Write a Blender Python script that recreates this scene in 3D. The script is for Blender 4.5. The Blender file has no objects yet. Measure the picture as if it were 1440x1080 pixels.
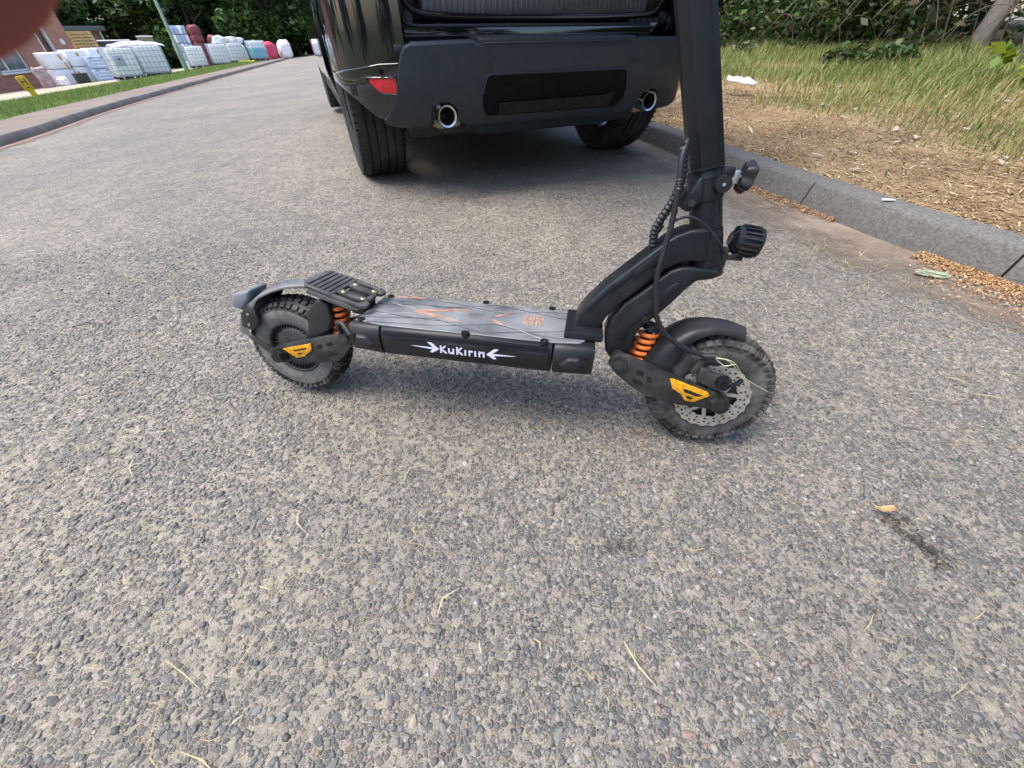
import bpy, bmesh, math, random
import numpy as np
from mathutils import Vector, Matrix, noise as mnoise

random.seed(7); rng = np.random.default_rng(7)
R = math.radians
sc = bpy.context.scene
COL = sc.collection

# ------------------------------------------------------------------ camera
CAM_H = 0.665
cd = bpy.data.cameras.new('camera'); cam = bpy.data.objects.new('camera', cd); COL.objects.link(cam)
cd.sensor_fit = 'HORIZONTAL'; cd.sensor_width = 36.0; cd.lens = 36.0 * 541 / 1440
cd.clip_start = 0.001; cd.clip_end = 2000
cam.matrix_world = Matrix.Translation((0, 0, CAM_H)) @ Matrix.Rotation(R(90 - 43), 4, 'X') @ Matrix.Rotation(R(-0.5), 4, 'Z')
cd.dof.use_dof = True; cd.dof.focus_distance = 1.1; cd.dof.aperture_fstop = 18.0
sc.camera = cam

# ------------------------------------------------------------------ sky, sun, exposure
SUN_EL, SUN_AZ = 66, -105          # azimuth clockwise from +Y (north)
w = bpy.data.worlds.new('World'); sc.world = w; w.use_nodes = True
nt = w.node_tree; bg = nt.nodes['Background']
sky = nt.nodes.new('ShaderNodeTexSky'); sky.sky_type = 'NISHITA'; sky.sun_disc = False
sky.sun_elevation = R(SUN_EL); sky.sun_rotation = R(SUN_AZ)
sky.air_density = 1.0; sky.dust_density = 2.2; sky.ozone_density = 1.0
nt.links.new(sky.outputs[0], bg.inputs[0]); bg.inputs[1].default_value = 0.14
sd = bpy.data.lights.new('sun', 'SUN'); sd.energy = 1.3; sd.angle = R(35); sd.color = (1, .96, .9)
sun = bpy.data.objects.new('sun', sd); COL.objects.link(sun)
sv = Vector((math.sin(R(SUN_AZ)) * math.cos(R(SUN_EL)), math.cos(R(SUN_AZ)) * math.cos(R(SUN_EL)), math.sin(R(SUN_EL))))
sun.rotation_euler = (-sv).to_track_quat('-Z', 'Y').to_euler()
sc.view_settings.view_transform = 'Standard'; sc.view_settings.look = 'None'
sc.view_settings.exposure = 1.55; sc.view_settings.gamma = 1.0

# ------------------------------------------------------------------ helpers: materials
def newmat(name):
    m = bpy.data.materials.new(name); m.use_nodes = True
    n = m.node_tree; return m, n, n.nodes, n.links, n.nodes['Principled BSDF']
def ramp(N, stops, interp='LINEAR'):
    r = N.new('ShaderNodeValToRGB'); r.color_ramp.interpolation = interp
    e = r.color_ramp.elements
    while len(e) < len(stops): e.new(0.5)
    for el, (p, c) in zip(e, stops):
        el.position = p; el.color = (*c, 1) if len(c) == 3 else c
    return r
def noise_n(N, L, vec, scale, detail=4, rough=.55):
    t = N.new('ShaderNodeTexNoise'); t.inputs['Scale'].default_value = scale
    t.inputs['Detail'].default_value = detail; t.inputs['Roughness'].default_value = rough
    if vec is not None: L.new(vec, t.inputs['Vector'])
    return t
def mixc(N, L, fac, a, b, mode='MIX'):
    m = N.new('ShaderNodeMix'); m.data_type = 'RGBA'; m.blend_type = mode
    def put(s, v):
        if isinstance(v, (tuple, list)): s.default_value = (*v, 1) if len(v) == 3 else v
        elif isinstance(v, (int, float)): s.default_value = v
        else: L.new(v, s)
    put(m.inputs[0], fac); put(m.inputs[6], a); put(m.inputs[7], b)
    return m.outputs[2]
def mat(name, col, rough=.5, metal=0., var=.15, vscale=30, bump=0., bscale=200, dust=None, dustamt=.4, coat=0., spec=.5, rvar=.12, world=False):
    m, n, N, L, P = newmat(name)
    if world:
        tc = N.new('ShaderNodeNewGeometry').outputs['Position']
    else:
        tc = N.new('ShaderNodeTexCoord').outputs['Object']
    nz = noise_n(N, L, tc, vscale, 5, .6)
    lo = tuple(max(0, c * (1 - var)) for c in col); hi = tuple(min(1, c * (1 + var)) for c in col)
    r = ramp(N, [(.3, lo), (.7, hi)]); L.new(nz.outputs[0], r.inputs[0]); out = r.outputs[0]
    if dust is not None:
        n2 = noise_n(N, L, tc, vscale * .35, 6, .65)
        r2 = ramp(N, [(.42, (0, 0, 0)), (.75, (dustamt,) * 3)]); L.new(n2.outputs[0], r2.inputs[0])
        out = mixc(N, L, r2.outputs[0], out, dust)
    L.new(out, P.inputs['Base Color'])
    P.inputs['Metallic'].default_value = metal; P.inputs['Specular IOR Level'].default_value = spec
    if coat: P.inputs['Coat Weight'].default_value = coat; P.inputs['Coat Roughness'].default_value = .04
    mr = N.new('ShaderNodeMapRange'); L.new(nz.outputs[0], mr.inputs[0])
    mr.inputs[1].default_value = .3; mr.inputs[2].default_value = .7
    mr.inputs[3].default_value = max(.02, rough - rvar * rough * 2); mr.inputs[4].default_value = min(1, rough + rvar * rough)
    L.new(mr.outputs[0], P.inputs['Roughness'])
    if bump:
        nb = noise_n(N, L, tc, bscale, 3, .5); b = N.new('ShaderNodeBump')
        b.inputs['Strength'].default_value = bump; b.inputs['Distance'].default_value = .002
        L.new(nb.outputs[0], b.inputs['Height']); L.new(b.outputs[0], P.inputs['Normal'])
    return m
def leafmat(name, stops, trans=.25, rough=.45):
    m, n, N, L, P = newmat(name)
    g = N.new('ShaderNodeNewGeometry')
    r = ramp(N, stops); L.new(g.outputs['Random Per Island'], r.inputs[0])
    L.new(r.outputs[0], P.inputs['Base Color']); P.inputs['Roughness'].default_value = rough
    P.inputs['Specular IOR Level'].default_value = .3
    if trans:
        t = N.new('ShaderNodeBsdfTranslucent'); L.new(r.outputs[0], t.inputs[0])
        mx = N.new('ShaderNodeMixShader'); mx.inputs[0].default_value = trans
        L.new(P.outputs[0], mx.inputs[1]); L.new(t.outputs[0], mx.inputs[2])
        L.new(mx.outputs[0], N['Material Output'].inputs[0])
    return m

# ------------------------------------------------------------------ helpers: objects
def props(o, label=None, cat=None, group=None, kind=None):
    if label: o['label'] = label
    if cat: o['category'] = cat
    if group: o['group'] = group
    if kind: o['kind'] = kind
    return o
def empty(name, loc=(0, 0, 0), rz=0, label=None, cat=None, group=None, parent=None):
    o = bpy.data.objects.new(name, None); COL.objects.link(o); o.empty_display_size = .1
    o.location = loc; o.rotation_euler = (0, 0, rz); o.parent = parent
    return props(o, label, cat, group)
def mesh_obj(name, verts, faces, m, parent=None, smooth=40, mats=None, fm=None):
    me = bpy.data.meshes.new(name); me.from_pydata([tuple(v) for v in verts], [], [tuple(f) for f in faces])
    me.update()
    for x in ([m] if mats is None else mats): me.materials.append(x)
    if fm is not None: me.polygons.foreach_set('material_index', fm)
    if smooth:
        me.polygons.foreach_set('use_smooth', [True] * len(me.polygons)); me.set_sharp_from_angle(angle=R(smooth))
    o = bpy.data.objects.new(name, me); COL.objects.link(o); o.parent = parent
    return o
def big_mesh(name, V, F, m, parent=None, smooth=False):
    """V (n,3) array, F (m,k) array with constant k"""
    me = bpy.data.meshes.new(name); V = np.asarray(V, np.float32); F = np.asarray(F, np.int32); k = F.shape[1]
    me.vertices.add(len(V)); me.vertices.foreach_set('co', V.ravel())
    me.loops.add(F.size); me.loops.foreach_set('vertex_index', F.ravel())
    me.polygons.add(len(F)); me.polygons.foreach_set('loop_start', np.arange(0, F.size, k, dtype=np.int32))
    me.polygons.foreach_set('loop_total', np.full(len(F), k, np.int32))
    if smooth: me.polygons.foreach_set('use_smooth', np.ones(len(F), bool))
    me.update(calc_edges=True); me.materials.append(m)
    o = bpy.data.objects.new(name, me); COL.objects.link(o); o.parent = parent
    return o
class MB:
    def __init__(s): s.v = []; s.f = []
    def add(s, v, f):
        b = len(s.v); s.v += [tuple(x) for x in v]; s.f += [tuple(i + b for i in q) for q in f]; return s
    def bm(s, bm):
        bm.verts.ensure_lookup_table(); bm.verts.index_update()
        s.add([x.co[:] for x in bm.verts], [[q.index for q in f.verts] for f in bm.faces]); bm.free(); return s
    def box(s, c, d, bev=0, rot=None, seg=2):
        bm = bmesh.new(); bmesh.ops.create_cube(bm, size=1)
        for x in bm.verts: x.co = Vector((x.co.x * d[0], x.co.y * d[1], x.co.z * d[2]))
        if bev: bmesh.ops.bevel(bm, geom=bm.edges[:], offset=bev, segments=seg, profile=.5, affect='EDGES')
        M = Matrix.Translation(c) @ (rot.to_4x4() if rot else Matrix())
        bm.transform(M); return s.bm(bm)
    def prism(s, pts, y0, y1, bev=0, seg=2, axis='y', taper=0):
        """pts (a,b) outline, extruded along axis"""
        bm = bmesh.new()
        def mk(a, b, t): return {'y': (a, t, b), 'z': (a, b, t), 'x': (t, a, b)}[axis]
        ca = sum(p[0] for p in pts) / len(pts); cb = sum(p[1] for p in pts) / len(pts)
        A = [bm.verts.new(mk(a, b, y0)) for a, b in pts]
        B = [bm.verts.new(mk(ca + (a - ca) * (1 - taper), cb + (b - cb) * (1 - taper), y1)) for a, b in pts]
        n = len(pts); bm.faces.new(A); bm.faces.new(B[::-1])
        for i in range(n): bm.faces.new((A[i], B[i], B[(i + 1) % n], A[(i + 1) % n]))
        bmesh.ops.recalc_face_normals(bm, faces=bm.faces[:])
        if bev:
            ed = [e for e in bm.edges if len(e.link_faces) == 2 and e.calc_face_angle(0) > .6]
            bmesh.ops.bevel(bm, geom=ed, offset=bev, segments=seg, profile=.5, affect='EDGES', clamp_overlap=True)
        return s.bm(bm)
    def cyl(s, a, b, r0, r1=None, n=20, cap=True):
        a = Vector(a); b = Vector(b); r1 = r0 if r1 is None else r1
        d = (b - a).normalized(); u = d.orthogonal().normalized(); v = d.cross(u)
        V = []
        for c, r in ((a, r0), (b, r1)):
            for i in range(n):
                t = 2 * math.pi * i / n; V.append(c + u * (r * math.cos(t)) + v * (r * math.sin(t)))
        F = [(i, (i + 1) % n, n + (i + 1) % n, n + i) for i in range(n)]
        if cap: F += [tuple(range(n))[::-1], tuple(range(n, 2 * n))]
        return s.add(V, F)
    def lathe(s, prof, n=48, center=(0, 0, 0), axis='y', closed=False):
        """prof: list of (r, h); rotates about axis"""
        V = []; F = []; k = len(prof)
        for i in range(n):
            t = 2 * math.pi * i / n; c, q = math.cos(t), math.sin(t)
            for r, h in prof:
                p = {'y': (r * c, h, r * q), 'z': (r * c, r * q, h), 'x': (h, r * c, r * q)}[axis]
                V.append((p[0] + center[0], p[1] + center[1], p[2] + center[2]))
        for i in range(n):
            j = (i + 1) % n
            for a in range(k if closed else k - 1):
                b = (a + 1) % k
                F.append((i * k + a, j * k + a, j * k + b, i * k + b))
        return s.add(V, F)
    def tube(s, pts, r, n=10, sub=6, ribs=0):
        P = [Vector(p) for p in pts]; Q = []
        if sub and len(P) > 2:
            E = [P[0] * 2 - P[1]] + P + [P[-1] * 2 - P[-2]]
            for i in range(1, len(E) - 2):
                for k in range(sub):
                    t = k / sub; a, b, c, d = E[i - 1:i + 3]
                    Q.append(.5 * ((2 * b) + (c - a) * t + (2 * a - 5 * b + 4 * c - d) * t * t + (3 * b - a - 3 * c + d) * t ** 3))
            Q.append(P[-1])
        else: Q = P
        V = []; F = []; up = None; m = len(Q)
        for i, p in enumerate(Q):
            d = (Q[min(i + 1, m - 1)] - Q[max(i - 1, 0)])
            d = d.normalized() if d.length > 1e-9 else Vector((0, 0, 1))
            if up is None: up = d.orthogonal().normalized()
            up = (up - d * up.dot(d)).normalized(); w_ = d.cross(up)
            rr = r(i / (m - 1)) if callable(r) else r
            if ribs and i % 2: rr *= (1 - ribs)
            for k in range(n):
                t = 2 * math.pi * k / n; V.append(p + up * (rr * math.cos(t)) + w_ * (rr * math.sin(t)))
        for i in range(m - 1):
            for k in range(n):
                F.append((i * n + k, i * n + (k + 1) % n, (i + 1) * n + (k + 1) % n, (i + 1) * n + k))
        F += [tuple(range(n))[::-1], tuple(range((m - 1) * n, m * n))]
        return s.add(V, F)
    def build(s, name, m, parent=None, smooth=40): return mesh_obj(name, s.v, s.f, m, parent, smooth)

# ------------------------------------------------------------------ terrain
def zt(x, y):
    d = -x - 1.5
    return -.075 * (np.sqrt(d * d + .16) + d) / 2
def Z(x, y): return float(zt(x, y))
def resample(P, step):
    P = np.array(P, float); out = [P[0]]
    # catmull through points
    E = np.vstack([2 * P[0] - P[1], P, 2 * P[-1] - P[-2]]); dense = []
    for i in range(1, len(E) - 2):
        a, b, c, d = E[i - 1:i + 3]
        for t in np.linspace(0, 1, 30, endpoint=False):
            dense.append(.5 * ((2 * b) + (c - a) * t + (2 * a - 5 * b + 4 * c - d) * t * t + (3 * b - a - 3 * c + d) * t ** 3))
    dense.append(P[-1]); D = np.array(dense)
    L_ = np.concatenate([[0], np.cumsum(np.linalg.norm(np.diff(D, axis=0), axis=1))])
    n = max(2, int(L_[-1] / step) + 1); q = np.linspace(0, L_[-1], n)
    return np.stack([np.interp(q, L_, D[:, 0]), np.interp(q, L_, D[:, 1])], 1)
def normals2(P):
    T = np.gradient(P, axis=0); T /= np.linalg.norm(T, axis=1)[:, None]
    return np.stack([T[:, 1], -T[:, 0]], 1)        # right-hand side of travel
RK = resample([(3.6, -5), (2.55, -1.2), (1.98, .4), (1.66, 1.24), (1.48, 1.68), (1.04, 3.31), (.35, 5.9), (-1.4, 12), (-5.2, 23), (-10.5, 37), (-15.5, 52), (-19, 66)], .1)
RN = normals2(RK)                                     # points to the verge (right)
LK = resample([(-3.2, -8), (-4.3, 0), (-5.85, 5.15), (-6.95, 7.7), (-7.72, 9.7), (-8.7, 12.5), (-10.2, 17.0), (-12.2, 23.2), (-16.7, 37.0), (-21.5, 50.0), (-26, 60)], .2)
LN = -normals2(LK)                                    # points to the left verge
def edge_mat(name, cols, scale, fine, soft):
    m = blotch_mat(name, cols, scale, fine, .5, .004); N = m.node_tree.nodes; L = m.node_tree.links; P = N['Principled BSDF']
    at = N.new('ShaderNodeAttribute'); at.attribute_name = 'across'; pos = N.new('ShaderNodeNewGeometry').outputs['Position']
    a = noise_n(N, L, pos, 5, 6, .65); f = noise_n(N, L, pos, 110, 3, .6); s1 = N.new('ShaderNodeMath'); s1.operation = 'MULTIPLY_ADD'
    L.new(f.outputs[0], s1.inputs[0]); s1.inputs[1].default_value = .45; L.new(a.outputs[0], s1.inputs[2])
    s2 = N.new('ShaderNodeMath'); s2.operation = 'SUBTRACT'; L.new(at.outputs['Fac'], s2.inputs[0]); L.new(s1.outputs[0], s2.inputs[1])
    mr = N.new('ShaderNodeMapRange'); L.new(s2.outputs[0], mr.inputs[0]); mr.inputs[1].default_value = -soft - .15; mr.inputs[2].default_value = soft - .15
    L.new(mr.outputs[0], P.inputs['Alpha']); return m
def strip(name, K_, Nn, offs, m, parent=None, smooth=True, noise_amp=0):
    """offs: list of (distance from kerb line, height above terrain)"""
    V = []; F = []; k = len(offs)
    for i in range(len(K_)):
        for d, h in offs:
            x, y = K_[i] + Nn[i] * d
            V.append((x, y, Z(x, y) + h + (noise_amp * mnoise.noise((x * 1.3, y * 1.3, d)) if noise_amp and h > .02 else 0)))
    for i in range(len(K_) - 1):
        for j in range(k - 1):
            F.append((i * k + j, i * k + j + 1, (i + 1) * k + j + 1, (i + 1) * k + j))
    o = mesh_obj(name, V, F, m, parent, 60 if smooth else 0)
    d0, d1 = offs[0][0], offs[-1][0]; at = o.data.attributes.new('across', 'FLOAT', 'POINT')
    at.data.foreach_set('value', [(d - d0) / (d1 - d0) for i in range(len(K_)) for d, h in offs])
    return o

# ------------------------------------------------------------------ ground materials
def stone_colors():
    return [(0, (.082, .082, .078)), (.14, (.148, .147, .140)), (.28, (.106, .108, .103)), (.42, (.195, .192, .176)), (.54, (.14, .14, .126)), (.66, (.235, .222, .19)),
            (.76, (.155, .146, .142)), (.86, (.31, .285, .235)), (.93, (.22, .18, .145)), (.955, (.23, .165, .13)), (.985, (.38, .36, .33)), (1, (.11, .11, .108))]
def road_mat():
    m, n, N, L, P = newmat('road_chippings')
    pos = N.new('ShaderNodeNewGeometry').outputs['Position']
    wob = noise_n(N, L, pos, 60, 2); sub = N.new('ShaderNodeVectorMath'); sub.operation = 'MULTIPLY_ADD'
    L.new(wob.outputs[1], sub.inputs[0]); sub.inputs[1].default_value = (.006,) * 3; L.new(pos, sub.inputs[2])
    v = N.new('ShaderNodeTexVoronoi'); v.feature = 'F1'; v.inputs['Scale'].default_value = 136; L.new(sub.outputs[0], v.inputs['Vector'])
    ve = N.new('ShaderNodeTexVoronoi'); ve.feature = 'DISTANCE_TO_EDGE'; ve.inputs['Scale'].default_value = 136; L.new(sub.outputs[0], ve.inputs['Vector'])
    sep = N.new('ShaderNodeSeparateColor'); L.new(v.outputs['Color'], sep.inputs[0])
    cr = ramp(N, stone_colors()); L.new(sep.outputs[0], cr.inputs[0])
    # matrix between the stones: sandy grey with patches
    n1 = noise_n(N, L, pos, 420, 3, .7); sand = ramp(N, [(.3, (.175, .156, .124)), (.7, (.46, .412, .332))]); L.new(n1.outputs[0], sand.inputs[0])
    # mask: which cells hold a stone + edge
    thr = N.new('ShaderNodeMapRange'); L.new(ve.outputs['Distance'], thr.inputs[0]); thr.inputs[1].default_value = .05; thr.inputs[2].default_value = .16
    big = noise_n(N, L, pos, 9, 7, .72)
    cell = N.new('ShaderNodeMath'); cell.operation = 'MULTIPLY_ADD'; L.new(big.outputs[0], cell.inputs[0]); cell.inputs[1].default_value = 2.6; cell.inputs[2].default_value = -.65
    has = N.new('ShaderNodeMath'); has.operation = 'LESS_THAN'; L.new(sep.outputs[1], has.inputs[0]); L.new(cell.outputs[0], has.inputs[1])
    msk = N.new('ShaderNodeMath'); msk.operation = 'MULTIPLY'; L.new(thr.outputs[0], msk.inputs[0]); L.new(has.outputs[0], msk.inputs[1])
    col = mixc(N, L, msk.outputs[0], sand.outputs[0], cr.outputs[0])
    # broad stains and wheel-worn tone
    n2 = noise_n(N, L, pos, .9, 5, .6); st = ramp(N, [(.35, (.74, .745, .76)), (.65, (1.02, 1.0, .97))]); L.new(n2.outputs[0], st.inputs[0])
    col = mixc(N, L, 1.0, col, st.outputs[0], 'MULTIPLY')
    n3 = noise_n(N, L, pos, 48, 4, .75); s3 = ramp(N, [(.34, (.66, .67, .68)), (.62, (1.14, 1.12, 1.08))]); L.new(n3.outputs[0], s3.inputs[0])
    col = mixc(N, L, 1.0, col, s3.outputs[0], 'MULTIPLY')
    L.new(col, P.inputs['Base Color']); P.inputs['Roughness'].default_value = .72; P.inputs['Specular IOR Level'].default_value = .4
    hgt = N.new('ShaderNodeMath'); hgt.operation = 'MULTIPLY_ADD'; L.new(msk.outputs[0], hgt.inputs[0]); hgt.inputs[1].default_value = 1.0; L.new(n1.outputs[0], hgt.inputs[2])
    b = N.new('ShaderNodeBump'); b.inputs['Strength'].default_value = .9; b.inputs['Distance'].default_value = .0025
    L.new(hgt.outputs[0], b.inputs['Height']); L.new(b.outputs[0], P.inputs['Normal'])
    return m
def blotch_mat(name, cols, scale=6, fine=90, bump=.6, bdist=.01, rough=.9, alpha=None):
    """several ground colours mixed by noise of two scales"""
    m, n, N, L, P = newmat(name)
    pos = N.new('ShaderNodeNewGeometry').outputs['Position']
    a = noise_n(N, L, pos, scale, 6, .65); f = noise_n(N, L, pos, fine, 4, .7)
    mx = N.new('ShaderNodeMath'); mx.operation = 'MULTIPLY_ADD'; L.new(f.outputs[0], mx.inputs[0]); mx.inputs[1].default_value = .7
    ad = N.new('ShaderNodeMath'); ad.operation = 'MULTIPLY_ADD'; L.new(a.outputs[0], ad.inputs[0]); ad.inputs[1].default_value = .8; ad.inputs[2].default_value = -.25
    L.new(ad.outputs[0], mx.inputs[2])
    r = ramp(N, cols); L.new(mx.outputs[0], r.inputs[0]); L.new(r.outputs[0], P.inputs['Base Color'])
    P.inputs['Roughness'].default_value = rough; P.inputs['Specular IOR Level'].default_value = .2
    b = N.new('ShaderNodeBump'); b.inputs['Strength'].default_value = bump; b.inputs['Distance'].default_value = bdist
    L.new(mx.outputs[0], b.inputs['Height']); L.new(b.outputs[0], P.inputs['Normal'])
    return m
M_road = road_mat()
M_stone = leafmat('road_stone', stone_colors(), 0, .6)
M_concrete = mat('kerb_concrete', (.175, .168, .152), .9, var=.42, vscale=120, bump=1.0, bscale=520, dust=(.10, .096, .088), dustamt=.65, spec=.25)
M_verge = blotch_mat('verge_mulch', [(.2, (.08, .052, .03)), (.4, (.22, .145, .078)), (.55, (.36, .25, .135)), (.68, (.42, .32, .17)), (.82, (.17, .18, .06))], 2.2, 75, .9, .02)
M_soil = blotch_mat('soil', [(.25, (.05, .05, .025)), (.6, (.10, .11, .04)), (.8, (.15, .13, .07))], 1.2, 30, .6, .03)
M_dirt = edge_mat('gutter_dirt', [(.25, (.12, .092, .068)), (.5, (.24, .19, .145)), (.75, (.36, .30, .235))], 3.2, 160, .22)
M_pave = blotch_mat('pavement_tar', [(.25, (.14, .115, .092)), (.55, (.23, .185, .15)), (.8, (.31, .26, .215))], 1.1, 60, .3, .004)
M_reddust = edge_mat('red_dust', [(.25, (.18, .125, .10)), (.5, (.28, .19, .15)), (.75, (.33, .27, .22))], 2.5, 60, .2)
M_gravel = blotch_mat('pale_gravel', [(.25, (.24, .21, .15)), (.5, (.40, .36, .26)), (.75, (.5, .46, .36))], 1.5, 45, .5, .01)
M_leftgrass = blotch_mat('grass_soil', [(.25, (.06, .09, .018)), (.6, (.11, .16, .032)), (.85, (.20, .19, .07))], .9, 30, .6, .02)

# ------------------------------------------------------------------ the setting
def grid_between(A, B, nu, nv, name, m, h=0.0):
    A = resample(A, .05); B = resample(B, .05)
    ia = np.linspace(0, 1, nu) ** 1.0
    a = A[(ia * (len(A) - 1)).astype(int)]; b = B[(ia * (len(B) - 1)).astype(int)]
    t = np.linspace(0, 1, nv)[None, :, None]
    P = a[:, None] * (1 - t) + b[:, None] * t
    x, y = P[..., 0], P[..., 1]
    V = np.stack([x, y, zt(x, y) + h], -1).reshape(-1, 3)
    i, j = np.meshgrid(np.arange(nu - 1), np.arange(nv - 1), indexing='ij'); q = (i * nv + j).ravel()
    F = np.stack([q, q + 1, q + nv + 1, q + nv], 1)
    return big_mesh(name, V, F, m, smooth=True)
def ground_sheet():
    xs = np.concatenate([[-900, -300, -120, -70], np.linspace(-50, 20, 90), [35, 70, 150, 400, 900]])
    ys = np.concatenate([[-900, -200, -60], np.linspace(-20, 90, 90), [120, 200, 400, 900]])
    x, y = np.meshgrid(xs, ys, indexing='ij')
    z = zt(np.maximum(x, -45), y) - .12
    V = np.stack([x, y, z], -1).reshape(-1, 3); nv = len(ys)
    i, j = np.meshgrid(np.arange(len(xs) - 1), np.arange(nv - 1), indexing='ij'); q = (i * nv + j).ravel()
    return big_mesh('ground', V, np.stack([q, q + nv, q + nv + 1, q + 1], 1), M_soil, smooth=True)
props(ground_sheet(), kind='structure')
road = props(grid_between(list(map(tuple, LK[::6])), list(map(tuple, RK[::10])), 400, 120, 'road', M_road), kind='structure')
gut = strip('gutter', RK[30:], RN[30:], [(-.55, .004), (-.30, .0055), (-.2, .006), (-.1, .008), (.02, .011)], M_dirt); props(gut, kind='structure')
verge = strip('verge', RK, RN, [(.12, .095), (.2, .118), (.6, .135), (1.2, .165), (2.0, .205), (3.0, .26), (4.2, .33), (6.5, .42), (12, .5), (40, .7)], M_verge); props(verge, kind='structure')
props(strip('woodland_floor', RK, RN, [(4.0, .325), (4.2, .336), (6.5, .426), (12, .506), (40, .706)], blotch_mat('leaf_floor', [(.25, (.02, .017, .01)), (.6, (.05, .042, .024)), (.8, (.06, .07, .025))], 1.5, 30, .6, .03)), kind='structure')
props(strip('red_gutter_dust', LK, LN, [(-.34, .004), (-.16, .006), (.02, .009)], M_reddust), kind='structure')
props(strip('pavement', LK, LN, [(.13, .092), (.2, .096), (.7, .10), (1.25, .105)], M_pave), kind='structure')
props(strip('left_verge', LK, LN, [(1.2, .10), (1.8, .13), (4, .13), (5.3, .12)], M_leftgrass, noise_amp=.03), kind='structure')
props(strip('gravel_strip', LK, LN, [(5.2, .125), (9.5, .125), (16, .12)], M_gravel), kind='structure')

# kerb stones: a structure with one child per stone
kerb_r = empty('kerb'); kerb_r['kind'] = 'structure'
kerb_l = empty('kerb_left'); kerb_l['kind'] = 'structure'
def kerb_run(K_, Nn, seg, prof, parent, m, lift=0):
    L_ = np.concatenate([[0], np.cumsum(np.linalg.norm(np.diff(K_, axis=0), axis=1))])
    s = 0; k = 0
    while s + seg < L_[-1]:
        q = np.linspace(s + .004, s + seg - .004, 5)
        V = []; F = []; n = len(prof)
        j1, j2 = random.uniform(-.004, .004), random.uniform(-.004, .004)
        for a in q:
            x = np.interp(a, L_, K_[:, 0]); y = np.interp(a, L_, K_[:, 1]); nx = np.interp(a, L_, Nn[:, 0]); ny = np.interp(a, L_, Nn[:, 1])
            for d, h in prof: V.append((x + nx * (d + j1), y + ny * (d + j1), Z(x + nx * d, y + ny * d) + h + (j2 if h > 0 else 0)))
        for i in range(4):
            for j in range(n): F.append((i * n + j, i * n + (j + 1) % n, (i + 1) * n + (j + 1) % n, (i + 1) * n + j))
        F += [tuple(range(n))[::-1], tuple(range(4 * n, 5 * n))]
        mesh_obj('kerb_stone', V, F, m, parent, 35); s += seg; k += 1
KP = [(0, -.08), (0, .012), (.026, .100), (.031, .110), (.039, .116), (.115, .121), (.140, .120), (.145, .112), (.145, -.08)]
# joints fall where a stone ends at about (1.655, 1.242)
arc = np.concatenate([[0], np.cumsum(np.linalg.norm(np.diff(RK, axis=0), axis=1))]); j0 = arc[np.argmin(np.linalg.norm(RK - [1.655, 1.242], axis=1))]
s0 = j0 % .8; i0 = int(s0 / .1)
kerb_run(RK[i0:], RN[i0:], .8, KP, kerb_r, M_concrete)
M_kerbdark = mat('kerb_concrete_left', (.19, .175, .15), .9, var=.35, vscale=3, bump=.4, bscale=60, spec=.25)
kerb_run(LK[30:], LN[30:], .92, [(0, -.08), (0, .010), (.02, .082), (.035, .096), (.13, .099), (.135, -.08)], kerb_l, M_kerbdark)

# ------------------------------------------------------------------ chippings lying proud of the road (near the camera)
def ico():
    bm = bmesh.new(); bmesh.ops.create_icosphere(bm, subdivisions=1, radius=1)
    bm.verts.ensure_lookup_table(); v = np.array([x.co[:] for x in bm.verts]); f = np.array([[q.index for q in p.verts] for p in bm.faces]); bm.free(); return v, f
IV, IF = ico()
def stone_cloud(n, pts, size):
    k = len(IV); base = IV[None] * (1 + rng.normal(0, .17, (n, k, 1)))
    sx = size * rng.uniform(.75, 1.35, n); sy = size * rng.uniform(.6, 1.0, n); sz = size * rng.uniform(.35, .6, n)
    v = base * np.stack([sx, sy, sz], 1)[:, None]
    a = rng.uniform(0, 6.28, n); c, s = np.cos(a)[:, None], np.sin(a)[:, None]
    tx = rng.normal(0, .22, n)[:, None]; v[..., 2] += v[..., 0] * tx
    x = v[..., 0] * c - v[..., 1] * s; y = v[..., 0] * s + v[..., 1] * c
    return np.stack([x + pts[:, :1], y + pts[:, 1:2], v[..., 2] + pts[:, 2:3]], -1)
def in_view(x, y):
    # visible ground wedge of this camera with a generous margin to each side
    return (np.abs(x) < .75 + 1.45 * np.maximum(y, 0)) & (y > -.25)
N_ST = 72000
px = rng.uniform(-2.3, 2.0, N_ST * 2); py = rng.uniform(-.2, 1.75, N_ST * 2)
ok = in_view(px, py) & (px < np.interp(py, RK[:, 1], RK[:, 0]) - .3)
dens = np.array([mnoise.noise((a * 2.2, b * 2.2, 3.1)) for a, b in zip(px, py)])
ok &= rng.uniform(0, 1, len(px)) < np.clip(.66 + .95 * dens, .12, 1) * np.clip((1.75 - py) / .75, 0, 1)
px, py = px[ok][:N_ST], py[ok][:N_ST]; n = len(px)
size = np.clip(rng.lognormal(math.log(.0033), .34, n), .0016, .0075)
dcam = np.hypot(px, py)
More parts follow.
